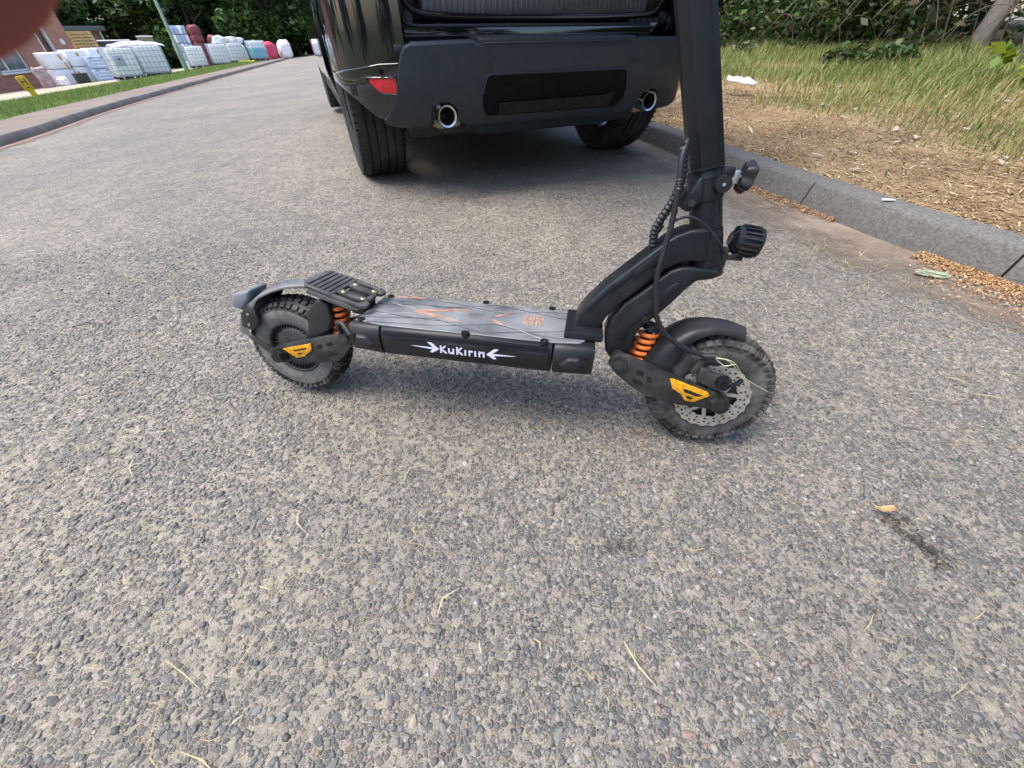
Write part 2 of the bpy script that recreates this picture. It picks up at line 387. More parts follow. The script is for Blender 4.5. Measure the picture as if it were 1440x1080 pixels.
# the 300 nearest large ones are pieces of their own, the rest one mass
score = size / np.sqrt(dcam ** 2 + .44); order = np.argsort(-score); near, rest = order[:300], order[300:]
pts = np.stack([px, py, zt(px, py) - size * .02], 1)
SV = stone_cloud(len(rest), pts[rest], size[rest])
SF = (IF[None] + (np.arange(len(rest)) * len(IV))[:, None, None]).reshape(-1, 3)
o = big_mesh('road_chippings', SV.reshape(-1, 3), SF, M_stone, parent=road, smooth=False); o['kind'] = 'stuff'
variants = []
M_stone1 = leafmat('road_stone_single', stone_colors(), 0, .6)
for nd in M_stone1.node_tree.nodes:
    if nd.type == 'VALTORGB':
        oi = M_stone1.node_tree.nodes.new('ShaderNodeObjectInfo'); M_stone1.node_tree.links.new(oi.outputs['Random'], nd.inputs[0])
for k in range(10):
    sv_ = stone_cloud(1, np.zeros((1, 3)), np.array([1.0]))[0]
    me = bpy.data.meshes.new('stone'); me.from_pydata(sv_.tolist(), [], IF.tolist()); me.materials.append(M_stone1)
    variants.append(me)
for i in near:
    o = bpy.data.objects.new('stone', random.choice(variants)); COL.objects.link(o); o.parent = road
    o.location = tuple(pts[i]); s_ = float(size[i]); o.scale = (s_, s_, s_); o.rotation_euler = (0, 0, random.uniform(0, 6.28))

# ------------------------------------------------------------------ the scooter
DUST = (.23, .205, .175)
M_blk = mat('scooter_black_alloy', (.010, .0115, .0135), .40, var=.25, vscale=25, bump=.12, bscale=900, dust=(.06, .06, .06), dustamt=.12, spec=.32)
M_blkd = mat('scooter_black_dusty', (.014, .0145, .0155), .48, var=.25, vscale=40, bump=.12, bscale=900, dust=DUST, dustamt=.3)
M_plastic = mat('scooter_plastic', (.012, .013, .0145), .45, var=.25, vscale=20, bump=.15, bscale=1200, dust=DUST, dustamt=.16, spec=.35)
M_gloss = mat('scooter_gloss_black', (.008, .009, .011), .18, var=.2)
M_rubber = mat('scooter_tyre', (.024, .024, .023), .85, var=.3, vscale=60, bump=.3, bscale=500, dust=DUST, dustamt=.8, spec=.25)
M_rubberw = mat('scooter_tyre_wall', (.055, .053, .050), .85, var=.3, vscale=60, bump=.3, bscale=500, dust=(.3, .28, .25), dustamt=.6, spec=.25)
M_rubberw2 = mat('scooter_tyre_wall_dusty', (.13, .125, .115), .9, var=.3, vscale=60, bump=.3, bscale=500, dust=(.34, .32, .28), dustamt=.6, spec=.2)
M_orange = mat('spring_orange', (.86, .20, .04), .35, var=.08)
M_refl = mat('reflector_yellow', (.72, .33, .01), .3, var=.3, vscale=180, bump=.5, bscale=900)
M_steel = mat('brake_steel', (.56, .53, .48), .42, metal=.75, var=.15, vscale=80)
M_bolt = mat('brass_bolt', (.5, .42, .25), .4, metal=.8, var=.2)
M_silver = mat('bare_metal', (.6, .6, .58), .35, metal=.9, var=.1)
M_white = mat('logo_white', (.62, .62, .74), .6, var=.08, vscale=120)
M_oprint = mat('deck_print_orange', (.46, .20, .10), .7, var=.4, vscale=70, dust=(.32, .31, .30), dustamt=1.0)
M_deck = mat('deck_rubber_dusty', (.14, .15, .155), .42, var=.5, vscale=9, bump=.35, bscale=700, dust=(.42, .42, .41), dustamt=.85, rvar=.3)
M_deckline = mat('deck_groove', (.035, .035, .035), .7, var=.3, vscale=50, dust=DUST, dustamt=.5)
M_deckpale = mat('deck_print_pale', (.34, .34, .33), .6, var=.3, vscale=60)

scoot = empty('electric_scooter', label='black electric scooter with orange springs leaning on its stand on the road', cat='scooter')
scoot.matrix_world = Matrix.Translation((-.0508, .6309, .002)) @ Matrix.Rotation(R(-10.7), 4, 'Z') @ Matrix.Rotation(R(-11), 4, 'X')
def part(mb, name, m, parent=scoot, smooth=40): return mb.build(name, m, parent, smooth)

# deck
DX0, DX1, DW = -.272, .214, .093
# main extruded side profile in (y,z), swept along x
prof = [(-.078, .160), (-.086, .168), (-.092, .186), (-.093, .204), (-.089, .216), (-.083, .2225), (.083, .2225), (.089, .216), (.093, .204), (.092, .186), (.086, .168), (.078, .160)]
mb = MB(); mb.prism(prof, -.200, .136, bev=.0012, axis='x', seg=1); part(mb, 'deck', M_blk)
for (x0, x1, tp) in ((-.2025, DX0, .06), (.1385, DX1, .05)):
    mb = MB(); p2 = [(y * 1.012, .1915 + (z - .1915) * 1.02) for y, z in prof]
    mb.prism(p2, x0, x1, bev=.004, axis='x', taper=tp); ec = part(mb, 'end_cap', M_plastic)
    s_ = 1 if x1 > x0 else -1
    for sy in (-1, 1):
        # sculpted pod and pin boss on each end cap
        xm = x0 + s_ * .034
        mb = MB(); mb.prism([(xm - s_ * .026, .186), (xm - s_ * .008, .203), (xm + s_ * .018, .205), (xm + s_ * .026, .192), (xm + s_ * .016, .174), (xm - s_ * .012, .172)], sy * .088, sy * .0985, bev=.003, taper=.25); part(mb, 'pod', M_plastic, ec)
        mb = MB(); mb.cyl((xm + s_ * .022, sy * .09, .199), (xm + s_ * .022, sy * .1, .199), .0065, n=16); part(mb, 'boss', M_gloss, ec)
# raised centre band on each side carrying the logo
for sy in (-1, 1):
    mb = MB(); mb.prism([(-.195, .1775), (-.195, .2065), (.131, .2075), (.131, .1785)], sy * .0905, sy * .0953, bev=.0012); part(mb, 'side_band', M_gloss)
    mb = MB(); mb.prism([(-.195, .2090), (-.195, .2175), (.131, .2175), (.131, .2100)], sy * .0875, sy * .0925, bev=.0008); part(mb, 'side_rail', M_blk)
# anti-slip mat with lugs
mb = MB(); mb.prism([(-.262, -.070), (-.20, -.082), (.13, -.082), (.185, -.074), (.195, -.06), (.195, .06), (.185, .074), (.13, .082), (-.20, .082), (-.262, .070)], .2220, .2252, bev=.001, axis='z', seg=1)
deckmat = part(mb, 'deck_mat', M_deck)
for x, sy in ((-.03, -1), (.12, -1), (-.03, 1), (.12, 1), (-.25, -1), (-.25, 1)):
    mb = MB(); yy = sy * (.084 if x > -.2 else .068)
    mb.lathe([(.0042, .2225), (.0075, .2225), (.0075, .2285), (.0042, .2285)], 16, (x, yy, 0), 'z', True); part(mb, 'lug', M_plastic, deckmat)
def flat_stroke(mb, pts, w_, z0=.2250, z1=.2262):
    for a, b in zip(pts[:-1], pts[1:]):
        a, b = Vector(a), Vector(b); d = (b - a).normalized(); nrm = Vector((-d.y, d.x)) * w_ / 2
        P = [a + nrm, b + nrm, b - nrm, a - nrm]
        mb.prism([(p.x, p.y) for p in P], z0, z1, axis='z')
for sy in (-1, 1):      # printed lines: grooves crossing, pale lines, orange chevrons
    for pts in ([(-.255, sy * .055), (-.11, sy * .03), (.0, sy * .075), (.19, sy * .02)], [(-.235, sy * .075), (-.09, sy * .062), (.02, sy * .028), (.10, sy * .06), (.188, sy * .068)], [(-.25, sy * .02), (-.17, sy * .035), (-.05, sy * .04)]):
        mb = MB(); flat_stroke(mb, pts, .0016, .2250, .2258); part(mb, 'mat_line', M_deckline, deckmat)
    mb = MB(); flat_stroke(mb, [(-.225, sy * .03), (-.165, sy * .012)], .0022, .2250, .22595); part(mb, 'mat_line', M_deckpale, deckmat)
    mb = MB(); flat_stroke(mb, [(.04, sy * .03), (.115, sy * .074)], .0014, .2250, .22595); part(mb, 'mat_line', M_deckpale, deckmat)
    mb = MB(); mb.prism([(-.165, 0), (-.155, sy * .010), (-.05, sy * .033), (-.10, sy * .014), (-.145, sy * .001)], .2250, .2263, axis='z'); part(mb, 'chevron', M_oprint, deckmat)
    mb = MB(); mb.prism([(.004, sy * .006), (.012, sy * .018), (.038, sy * .034), (.022, sy * .016)], .2250, .2263, axis='z'); part(mb, 'chevron', M_oprint, deckmat)
mb = MB(); flat_stroke(mb, [(-.245, .071), (-.17, .076)], .005); part(mb, 'chevron', M_oprint, deckmat)
# blocky orange emblem near the front of the mat
mb = MB()
for a in ([(.072, -.016), (.072, .03), (.082, .03), (.082, .018)], [(.078, -.016), (.078, .010), (.088, .010)], [(.088, -.018), (.088, .032)], [(.096, -.012), (.096, .008), (.106, .008), (.106, -.014)], [(.095, .016), (.095, .03), (.106, .03), (.106, .015)], [(.072, -.004), (.083, -.004)], [(.101, .02), (.101, -.004)]):
    flat_stroke(mb, a, .0038, .2250, .2263)
part(mb, 'emblem', M_oprint, deckmat)
# side logo: the word with an arrow tail at each end
def glyphs(text):
    H = 1.0; T = .22
    G = {'K': ([[(.11, 0), (.11, 1)], [(.16, .5), (.5, 1)], [(.16, .52), (.55, 0)]], .68),
         'u': ([[(.11, .72), (.11, .11), (.42, .11)], [(.47, .0), (.47, .72)]], .68),
         'i': ([[(.11, 0), (.11, .72)]], .34), 'r': ([[(.11, 0), (.11, .72)], [(.11, .61), (.38, .61)]], .48),
         'n': ([[(.11, 0), (.11, .72)], [(.11, .61), (.47, .61)], [(.47, .72), (.47, 0)]], .66)}
    x = 0; out = []
    for ch in text:
        S, adv = G[ch]
        for s_ in S: out.append([(x + a, b) for a, b in s_])
        if ch == 'i': pass
        x += adv
    return out, x
def side_logo(sy):
    yb = sy * .0955; y0, y1 = sorted((yb - sy * .0008, yb + sy * .0006))
    S, wid = glyphs('KuKirin'); hgt = .0150; k = .092 / wid; x0 = -.079; z0 = .1850
    mb = MB()
    for s_ in S:
        for a, b in zip(s_[:-1], s_[1:]):
            a = Vector((x0 + a[0] * k, z0 + a[1] * hgt)); b = Vector((x0 + b[0] * k, z0 + b[1] * hgt))
            if sy > 0: a.x, b.x = -.066 - a.x, -.066 - b.x
            d = (b - a).normalized(); nn = Vector((-d.y, d.x)) * .0016; e = d * .0004
            mb.prism([tuple(q) for q in (a - e + nn, b + e + nn, b + e - nn, a - e - nn)], y0, y1)
    part(mb, 'logo_lettering', M_white)
    for sgn in (-1, 1):
        cx = -.033
        mb = MB()
        P = [(-.103, .0095), (-.060, .0060), (-.066, .0), (-.061, -.0012), (-.0465, .0075), (-.062, .0200), (-.070, .0200), (-.058, .0098)]
        Q = [(cx + sgn * (-x - 0.0) * 1.0 if False else cx + sgn * x, .1845 + (z if sgn > 0 else z)) for x, z in P]
        mb.prism(Q, y0, y1); part(mb, 'logo_arrow', M_white)
side_logo(-1); side_logo(1)

# neck arm from the deck up to the head tube
NECK = [(.166, .224), (.176, .262), (.189, .283), (.217, .318), (.266, .366), (.298, .397), (.316, .4125), (.337, .4225), (.366, .4265), (.374, .373), (.347, .3725), (.332, .369), (.31, .355), (.281, .323), (.247, .287), (.228, .262), (.2195, .241), (.2185, .224)]
mb = MB(); mb.prism(NECK, -.031, .031, bev=.0055, seg=3); neck = part(mb, 'neck_arm', M_blk)
mb = MB(); mb.box((.190, 0, .231), (.072, .122, .016), .004); part(mb, 'neck_foot', M_blk)
for sy in (-1, 1):     # raised rib panels on each side of the arm
    for Q in ([(.192, .272), (.222, .310), (.230, .311), (.236, .319), (.261, .343), (.256, .349), (.228, .325), (.200, .290)], [(.264, .338), (.286, .361), (.292, .361), (.304, .375), (.3, .388), (.284, .374), (.262, .352)]):
        mb = MB(); mb.prism(Q, sy * .0300, sy * .0335, bev=.0012); part(mb, 'rib_panel', M_blk, neck)
# head tube, its axis leans back
ax0, ax1 = Vector((.3815, 0, .368)), Vector((.3425, 0, .505)); axd = (ax1 - ax0).normalized()
def on_axis(t): return ax0 + axd * t
def oct_tube(a, b, rx, ry, n=24, p=3.2):
    mb = MB(); V = []; F = []
    side = axd.cross(Vector((0, 1, 0))).normalized()
    for c in (a, b):
        for i in range(n):
            t = 2 * math.pi * i / n; ct, st = math.cos(t), math.sin(t)
            x = rx * math.copysign(abs(ct) ** (2 / p), ct); y = ry * math.copysign(abs(st) ** (2 / p), st)
            V.append(c + side * x + Vector((0, y, 0)))
    F = [(i, (i + 1) % n, n + (i + 1) % n, n + i) for i in range(n)] + [tuple(range(n))[::-1], tuple(range(n, 2 * n))]
    return mb.add(V, F)
def ring_tube(name, t0, t1, r0, r1, m, n=40):
    mb = MB(); mb.cyl(on_axis(t0), on_axis(t1), r0, r1, n); return part(mb, name, m, smooth=35)
ring_tube('head_tube', -.003, .0555, .0265, .0260, M_blk)
ring_tube('head_collar', .0565, .1005, .0250, .0245, M_blk)
ring_tube('fork_crown', -.022, -.0040, .0270, .0270, M_blk)
ring_tube('crown_cap', -.0245, -.0222, .022, .025, M_gloss)
# folding clamp
mb = MB(); mb.cyl(on_axis(.1015), on_axis(.134), .0262, .0272, 40); mb.cyl(on_axis(.134), on_axis(.147), .0272, .0236, 40); clamp = part(mb, 'folding_clamp', M_blk)
sidev = axd.cross(Vector((0, 1, 0))).normalized()
for sy in (-1, 1):
    mb = MB(); Q = [(-.042, .100), (-.030, .118), (-.014, .137), (-.008, .137), (-.010, .103), (-.032, .092)]
    pts_ = [(ax0 + axd * t - sidev * s_ * -1) if False else (ax0 + axd * t + sidev * (s_ if sidev.x > 0 else -s_)) for s_, t in Q]
    mb.prism([(p.x, p.z) for p in pts_], sy * .012, sy * .0285, bev=.003); part(mb, 'hinge_cheek', M_blk, clamp)
hp = ax0 + axd * .105 + sidev * (-.027 if sidev.x > 0 else .027)
mb = MB(); mb.cyl((hp.x, -.0285, hp.z), (hp.x, -.0315, hp.z), .0055, n=20); mb.cyl((hp.x, -.0315, hp.z), (hp.x, -.0325, hp.z), .003, .003, 6); part(mb, 'hinge_bolt', M_gloss, clamp)
kp = ax0 + axd * .121 + sidev * (.018 if sidev.x > 0 else -.018)
mb = MB(); mb.cyl((kp.x, -.0225, kp.z), (kp.x, -.034, kp.z), .0128, .0115, 28); part(mb, 'lock_disc', M_plastic, clamp)
mb = MB(); mb.cyl((kp.x, -.034, kp.z), (kp.x, -.0352, kp.z), .0024, n=12); part(mb, 'lock_pin', M_silver, clamp)
mb = MB(); mb.box((.371, -.004, .505), (.022, .028, .014), .003); part(mb, 'latch_block', M_plastic, clamp)
mb = MB(); mb.box((.3865, 0, .4985), (.012, .018, .018), .001); part(mb, 'latch_bracket', M_silver, clamp)
mb = MB(); mb.cyl((.38, 0, .500), (.400, 0, .497), .004, n=12); part(mb, 'latch_screw', M_silver, clamp)
# star knob, axis roughly forward
mb = MB(); kc = Vector((.403, 0, .4985)); kd = Vector((1, 0, -.18)).normalized(); ku = Vector((0, 1, 0)); kv = kd.cross(ku); V = []; F = []; n = 40
rings = [(-.008, .55), (-.0075, .8), (.0, 1.0), (.006, 1.0), (.009, .85), (.009, 0.02)]
for h, s_ in rings:
    for i in range(n):
        t = 2 * math.pi * i / n; r = .0215 * s_ * (1 + .14 * math.cos(5 * t) * (1 if s_ > .3 else 0)); V.append(kc + kd * h + ku * (r * math.cos(t)) + kv * (r * math.sin(t)))
for a in range(len(rings) - 1):
    for i in range(n): F.append((a * n + i, a * n + (i + 1) % n, (a + 1) * n + (i + 1) % n, (a + 1) * n + i))
F += [tuple(range(n))[::-1]]
mb.add(V, F); part(mb, 'star_knob', M_plastic, clamp)
# stem: flattened tube up to the handlebar (above the frame)
s0_ = on_axis(.1465); s1_ = s0_ + Vector((-.350, 0, 1)).normalized() * .66
def facet_tube(a, b, hx, hy, c):
    pr_ = [(hx, -hy + c), (hx, hy - c), (hx - c, hy), (-hx + c * 1.3, hy), (-hx, hy - c * 1.3), (-hx, -hy + c * 1.3), (-hx + c * 1.3, -hy), (hx - c, -hy)]
    sv2 = sidev if sidev.x > 0 else -sidev; bm = bmesh.new(); rings_ = [[bm.verts.new(p0 + sv2 * x + Vector((0, y, 0))) for x, y in pr_] for p0 in (a, b)]
    for i in range(8): bm.faces.new((rings_[0][i], rings_[0][(i + 1) % 8], rings_[1][(i + 1) % 8], rings_[1][i]))
    bm.faces.new(rings_[0][::-1]); bm.faces.new(rings_[1]); bmesh.ops.recalc_face_normals(bm, faces=bm.faces[:])
    bmesh.ops.bevel(bm, geom=bm.edges[:], offset=.0022, segments=3, profile=.5, affect='EDGES'); return MB().bm(bm)
mb = facet_tube(s0_, s1_, .0238, .0275, .0105); part(mb, 'stem', M_blk, smooth=35)
mb = oct_tube(on_axis(.1455), on_axis(.150), .0245, .0285, 28, 3.6); part(mb, 'stem_ring', M_blk)
hb = s1_.copy()
mb = MB(); mb.tube([(hb.x - .03, -.30, hb.z), (hb.x, -.12, hb.z), (hb.x, .12, hb.z), (hb.x - .03, .30, hb.z)], .015, 14); part(mb, 'handlebar', M_blk)
for sy in (-1, 1):
    mb = MB(); mb.cyl((hb.x - .012, sy * .19, hb.z), (hb.x - .03, sy * .305, hb.z), .019, n=18); part(mb, 'grip', M_rubber)

# front fork arm (behind the wheel), swing arms, wheel
FORK = [(.401, .3625), (.398, .352), (.386, .348), (.367, .343), (.353, .326), (.335, .299), (.317, .276), (.302, .258), (.292, .245), (.2835, .223), (.2825, .204), (.284, .184), (.247, .180), (.236, .195), (.232, .22), (.238, .261), (.256, .291), (.283, .316), (.303, .337), (.322, .3565), (.338, .3635), (.353, .3645)]
mb = MB(); mb.prism(FORK, -.033, .033, bev=.005, seg=3); fork = part(mb, 'fork_arm', M_blk)
for sy in (-1, 1):
    mb = MB(); mb.prism([(.249, .225), (.256, .262), (.272, .286), (.30, .303), (.312, .318), (.335, .338), (.345, .336), (.322, .305), (.296, .276), (.274, .250), (.268, .222)], sy * .0322, sy * .0352, bev=.001); part(mb, 'rib_panel', M_blk, fork)
    mb = MB(); mb.cyl((.2955, sy * .033, .268), (.2955, sy * .038, .268), .0068, n=20); part(mb, 'bolt', M_gloss, fork)
def wheel(cx, cz, disc, name='wheel', sc_=.955):
    wh = empty(name, (cx, 0, cz), parent=scoot); wh.scale = (sc_, .97, sc_)
    # tyre body as a lathe, tread blocks on top
    pr = [(.068, -.0305), (.074, -.0335), (.088, -.0355), (.102, -.0352), (.112, -.0315), (.1175, -.022), (.1195, 0), (.1175, .022), (.112, .0315), (.102, .0352), (.088, .0355), (.074, .0335), (.068, .0305)]
    mb = MB(); mb.lathe(pr, 72)
    ty = mesh_obj('tyre', mb.v, mb.f, None, wh, 50, mats=[M_rubber, M_rubberw if disc else M_rubberw2], fm=[1 if (i % 12) in (0, 1, 2, 9, 10, 11) else 0 for i in range(len(mb.f))])
    tb = MB(); nk = 44
    for i in range(nk):
        for row, (yc, wd, off) in enumerate(((-.0255, .013, 0), (-.009, .012, .5), (.009, .012, 0), (.0255, .013, .5))):
            a = 2 * math.pi * (i + off) / nk; out = abs(yc) > .02
            r = .1128 if out else .1200
            rot = Matrix.Rotation(-a, 3, 'Y') @ Matrix.Rotation(R(math.copysign(38 if out else 10, yc)), 3, 'Z' if False else 'X').inverted() if False else Matrix.Rotation(-a, 3, 'Y') @ Matrix.Rotation(R((-32 if yc > 0 else 32) if out else 0), 3, 'X').to_3x3()
            # box: local x = radial, y = axial, z = tangential
            R2 = Matrix.Rotation(-a, 3, 'Y') @ Matrix.Rotation(R((40 if yc > 0 else -40) if out else 0), 3, 'Z')
            tb.box((r * math.cos(a), yc * (1.12 if out else 1), r * math.sin(a)), (.012, wd, .0135 if i % 2 else .0115), .0012, R2, 1)
    # shoulder ticks on the wall
    for i in range(nk):
        for sy in (-1, 1):
            a = 2 * math.pi * (i + .25) / nk; R2 = Matrix.Rotation(-a, 3, 'Y')
            tb.box((.108 * math.cos(a), sy * .0335, .108 * math.sin(a)), (.012, .0045, .006), .0006, R2, 1)
    tb.build('tread', M_rubber, ty, 30)
    mb = MB(); mb.lathe([(.070, -.031), (.066, -.0325), (.062, -.030), (.060, -.02), (.058, .0), (.060, .02), (.062, .030), (.066, .0325), (.070, .031)], 60); part(mb, 'rim', M_blkd, wh)
    hubp = [(.0, -.034), (.030, -.034), (.046, -.031), (.057, -.024), (.0605, -.018), (.0605, .018), (.057, .024), (.046, .031), (.030, .034), (0, .034)]
    mb = MB(); mb.lathe(hubp, 48)
    if not disc:
        for i in range(40):
            a = 2 * math.pi * i / 40; mb.box((.0575 * math.cos(a), -.025, .0575 * math.sin(a)), (.010, .006, .003), 0, Matrix.Rotation(-a, 3, 'Y'))
    part(mb, 'hub_motor', M_blkd, wh)
    if disc:
        nT, V, F = 160, [], []
        rr = [.0480, .0520, .0560, .0600, .0640, .0680, .0720]
        for side in (-.0445, -.0425):
            for i in range(nT):
                a = 2 * math.pi * i / nT
                for j, r in enumerate(rr):
                    if j == 6: r += .0016 * math.cos(20 * a)
                    if j == 0: r += .0012 * math.cos(20 * a)
                    V.append((r * math.cos(a), side, r * math.sin(a)))
        k = len(rr); half = nT * k
        def hole(i, j): return (j in (1, 3, 5) or False) and ((i + (2 if j == 3 else 0)) % 8 in ((0, 1) if j != 3 else (2, 3))) and j != 5 or (j == 4 and (i + 4) % 8 in (0, 1))
        for i in range(nT):
            i2 = (i + 1) % nT
            for j in range(k - 1):
                if hole(i, j): continue
                F.append((i * k + j, i2 * k + j, i2 * k + j + 1, i * k + j + 1)); F.append((half + i * k + j, half + i * k + j + 1, half + i2 * k + j + 1, half + i2 * k + j))
            F.append((i * k + k - 1, i2 * k + k - 1, half + i2 * k + k - 1, half + i * k + k - 1)); F.append((i * k, half + i * k, half + i2 * k, i2 * k))
        mb = MB(); mb.add(V, F)
        for i in range(5):       # pairs of swept spokes
            a = 2 * math.pi * i / 5 + .5
            for da, db in ((0, .42), (0, -.30)):
                p0 = Vector((.021 * math.cos(a), .021 * math.sin(a))); p1 = Vector((.0495 * math.cos(a + db), .0495 * math.sin(a + db)))
                d = (p1 - p0).normalized(); q = Vector((-d.y, d.x)) * .0038
                mb.prism([tuple(x) for x in (p0 + q, p1 + q, p1 - q, p0 - q)], -.0443, -.0427)
        mb.lathe([(.013, -.0446), (.025, -.0446), (.025, -.0424), (.013, -.0424)], 40, closed=True)
        part(mb, 'brake_disc', M_steel, wh, 30)
    return wh
FX, FZ, BX_ = .4510, .1235, -.4475
fw = wheel(FX, FZ, True); rw = wheel(-.4545, .1185, False, sc_=.905)

def swing(front):
    if front:
        P = [(.243, .182), (.247, .195), (.258, .203), (.276, .202), (.34, .181), (.398, .160), (.451, .144), (.476, .134), (.484, .118), (.478, .100), (.466, .096), (.447, .107), (.39, .107), (.325, .119), (.291, .138), (.255, .166)]
        holes = [[(.298, .177), (.312, .172), (.311, .162), (.297, .167)], [(.318, .166), (.328, .162), (.329, .152), (.320, .154)], [(.293, .158), (.311, .151), (.316, .143), (.296, .147)]]
        RF = [(.360, .165), (.366, .166), (.434, .1455), (.439, .138), (.414, .120), (.397, .1215), (.387, .135), (.369, .145)]
        slots = [[(.388, .149), (.426, .138), (.418, .134), (.392, .141)], [(.397, .134), (.411, .130), (.407, .126), (.399, .128)]]
        axle, piv = (.4525, .1275), (.262, .185)
    else:
        P = [(-.498, .108), (-.500, .120), (-.469, .137), (-.40, .158), (-.319, .180), (-.300, .192), (-.287, .189), (-.283, .172), (-.293, .155), (-.317, .125), (-.335, .112), (-.384, .104), (-.468, .098)]
        holes = [[(-.374, .150), (-.360, .154), (-.361, .144), (-.374, .141)], [(-.350, .157), (-.334, .162), (-.336, .153), (-.350, .149)], [(-.352, .138), (-.336, .142), (-.326, .133), (-.346, .125)]]
        RF = [(-.458, .132), (-.384, .1535), (-.386, .137), (-.408, .119), (-.429, .113)]
        slots = [[(-.432, .1325), (-.397, .1425), (-.399, .1385), (-.428, .1300)], [(-.424, .1255), (-.408, .1300), (-.411, .1260), (-.421, .1230)]]
        axle, piv = (-.4660, .1165), (-.296, .180)
    for sy in (-1, 1):
        mb = MB(); mb.prism(P, sy * .0485, sy * .0605, bev=.0025); a = part(mb, 'swing_arm', M_blkd)
        for h in holes:
            mb = MB(); mb.prism(h, sy * .0600, sy * .0613, bev=.0004); part(mb, 'cut_out', M_gloss, a)
        mb = MB(); mb.prism(RF, sy * .0600, sy * .0640, bev=.0014); part(mb, 'reflector', M_refl, a)
        for h in slots:
            mb = MB(); mb.prism(h, sy * .0634, sy * .0646); part(mb, 'reflector_slot', M_plastic, a)
        mb = MB(); mb.cyl((piv[0], sy * .05, piv[1]), (piv[0], sy * .066, piv[1]), .0165, .0155, 28); mb.cyl((piv[0], sy * .066, piv[1]), (piv[0], sy * .0725, piv[1]), .0105, .0095, 6); part(mb, 'pivot_bolt', M_blkd, a)
        mb = MB(); mb.cyl((axle[0], sy * .05, axle[1]), (axle[0], sy * .068, axle[1]), .0165, .0165, 28); mb.cyl((axle[0], sy * .068, axle[1]), (axle[0], sy * .080, axle[1]), .0140, .0125, 6); part(mb, 'axle_nut', M_plastic, a)
    mb = MB(); x, z = piv; mb.cyl((x, -.05, z), (x, .05, z), .0145, n=24); part(mb, 'pivot_tube', M_blkd)
swing(True); swing(False)
def fender(name, cx, cz, a0, a1, R0, hw, skirt, tail=None, m=M_plastic):
    """arched guard: skirt(u) gives how far the sides hang down; u runs 0..1 from a0 to a1"""
    V = []; F = []; nA, cs = 30, 13
    for layer, off in ((0, 0), (1, -.0025)):
        for i in range(nA + 1):
            u = i / nA; a = R(a0 + (a1 - a0) * u); Rr = R0(u) + off; h = hw(u)
            for j in range(cs):
                t = -1 + 2 * j / (cs - 1); y = h * math.sin(t * math.pi / 2) * (1 + off * 8)
                drop = skirt(u) * abs(t) ** 3.5 + .004 * abs(t) - (.0025 if abs(t) < .2 else 0)
                r = Rr - drop; V.append((cx + r * math.cos(a), y, cz + r * math.sin(a)))
    k = (nA + 1) * cs
    for i in range(nA):
        for j in range(cs - 1):
            q = i * cs + j; F.append((q, q + 1, q + cs + 1, q + cs)); F.append((k + q, k + q + cs, k + q + cs + 1, k + q + 1))
    for i in range(nA):
        for j in (0, cs - 1):
            q = i * cs + j; F.append((q, q + cs, k + q + cs, k + q))
    for j in range(cs - 1):
        for i in (0, nA):
            q = i * cs + j; F.append((q, q + 1, k + q + 1, k + q))
    mb = MB(); mb.add(V, F); return part(mb, name, m, smooth=50)
ff = fender('front_fender', FX, FZ, 76, 168, lambda u: .134 + .018 * min(1, u * 2.2) - .004 * u, lambda u: .019 + .029 * min(1, u * 1.5), lambda u: .010 + .044 * max(0, (u - .30) / .7) ** 1.2)
M_fdust = mat('fender_dusty', (.035, .036, .037), .5, var=.3, vscale=25, bump=.2, bscale=600, dust=(.30, .29, .28), dustamt=.75)
rf = fender('rear_fender', BX_, FZ, 70, 168, lambda u: .153 - .022 * math.sin(min(1, u * 1.6) * 3.14 / 2) + .016 * max(0, u - .55) * 2, lambda u: .014 + .032 * min(1, u * 2.2), lambda u: .004 + .032 * max(0, (u - .45) / .55), m=M_fdust)
mb = MB(); mb.prism([(-.590, .206), (-.572, .236), (-.528, .248), (-.535, .225), (-.562, .196)], -.030, .030, bev=.007, seg=3); part(mb, 'tail_block', mat('tail_block_grey', (.15, .165, .18), .5, var=.15, vscale=30), rf)
for sy in (-1, 1):
    mb = MB(); mb.prism([(-.552, .198), (-.530, .222), (-.512, .212), (-.512, .180), (-.535, .160), (-.560, .168)], sy * .040, sy * .047, bev=.003); part(mb, 'fender_bracket', M_blkd, rf)
    mb = MB(); mb.prism([(-.545, .150), (-.53, .152), (-.486, .122), (-.492, .110), (-.503, .110)], sy * .050, sy * .056, bev=.002); part(mb, 'fender_stay', M_blkd, rf)
    for p in ((-.532, .200), (-.538, .175)):
        mb = MB(); mb.cyl((p[0], sy * .047, p[1]), (p[0], sy * .049, p[1]), .003, n=12); part(mb, 'bolt', M_silver, rf)
# smooth guard between rear wheel and deck
mb = MB(); mb.prism([(-.377, .231), (-.364, .244), (-.350, .247), (-.336, .238), (-.334, .210), (-.345, .180), (-.372, .160), (-.415, .148), (-.398, .178), (-.394, .206)], -.044, .044, bev=.006, seg=3); part(mb, 'inner_guard', M_plastic)
def spring(name, a, b, r, wr, turns):
    a, b = Vector(a), Vector(b); d = (b - a); L_ = d.length; d.normalize(); u = d.orthogonal().normalized(); v = d.cross(u)
    P = []; n = int(turns * 20)
    for i in range(n + 1):
        t = 2 * math.pi * turns * i / n; P.append(a + d * (L_ * i / n) + u * (r * math.cos(t)) + v * (r * math.sin(t)))
    mb = MB(); mb.tube(P, wr, 10, sub=0); s_ = part(mb, name, M_orange)
    mb = MB(); mb.cyl(a - d * .012, b + d * .012, r * .5, n=18); part(mb, 'damper', M_gloss, s_)
    for p, q in ((a - d * .002, a - d * .012), (b + d * .002, b + d * .012)):
        mb = MB(); mb.cyl(p, q, r * 1.18, r * .95, 24); part(mb, 'spring_seat', M_plastic, s_)
spring('front_spring', (.303, 0, .166), (.317, 0, .234), .0155, .0046, 5.2)
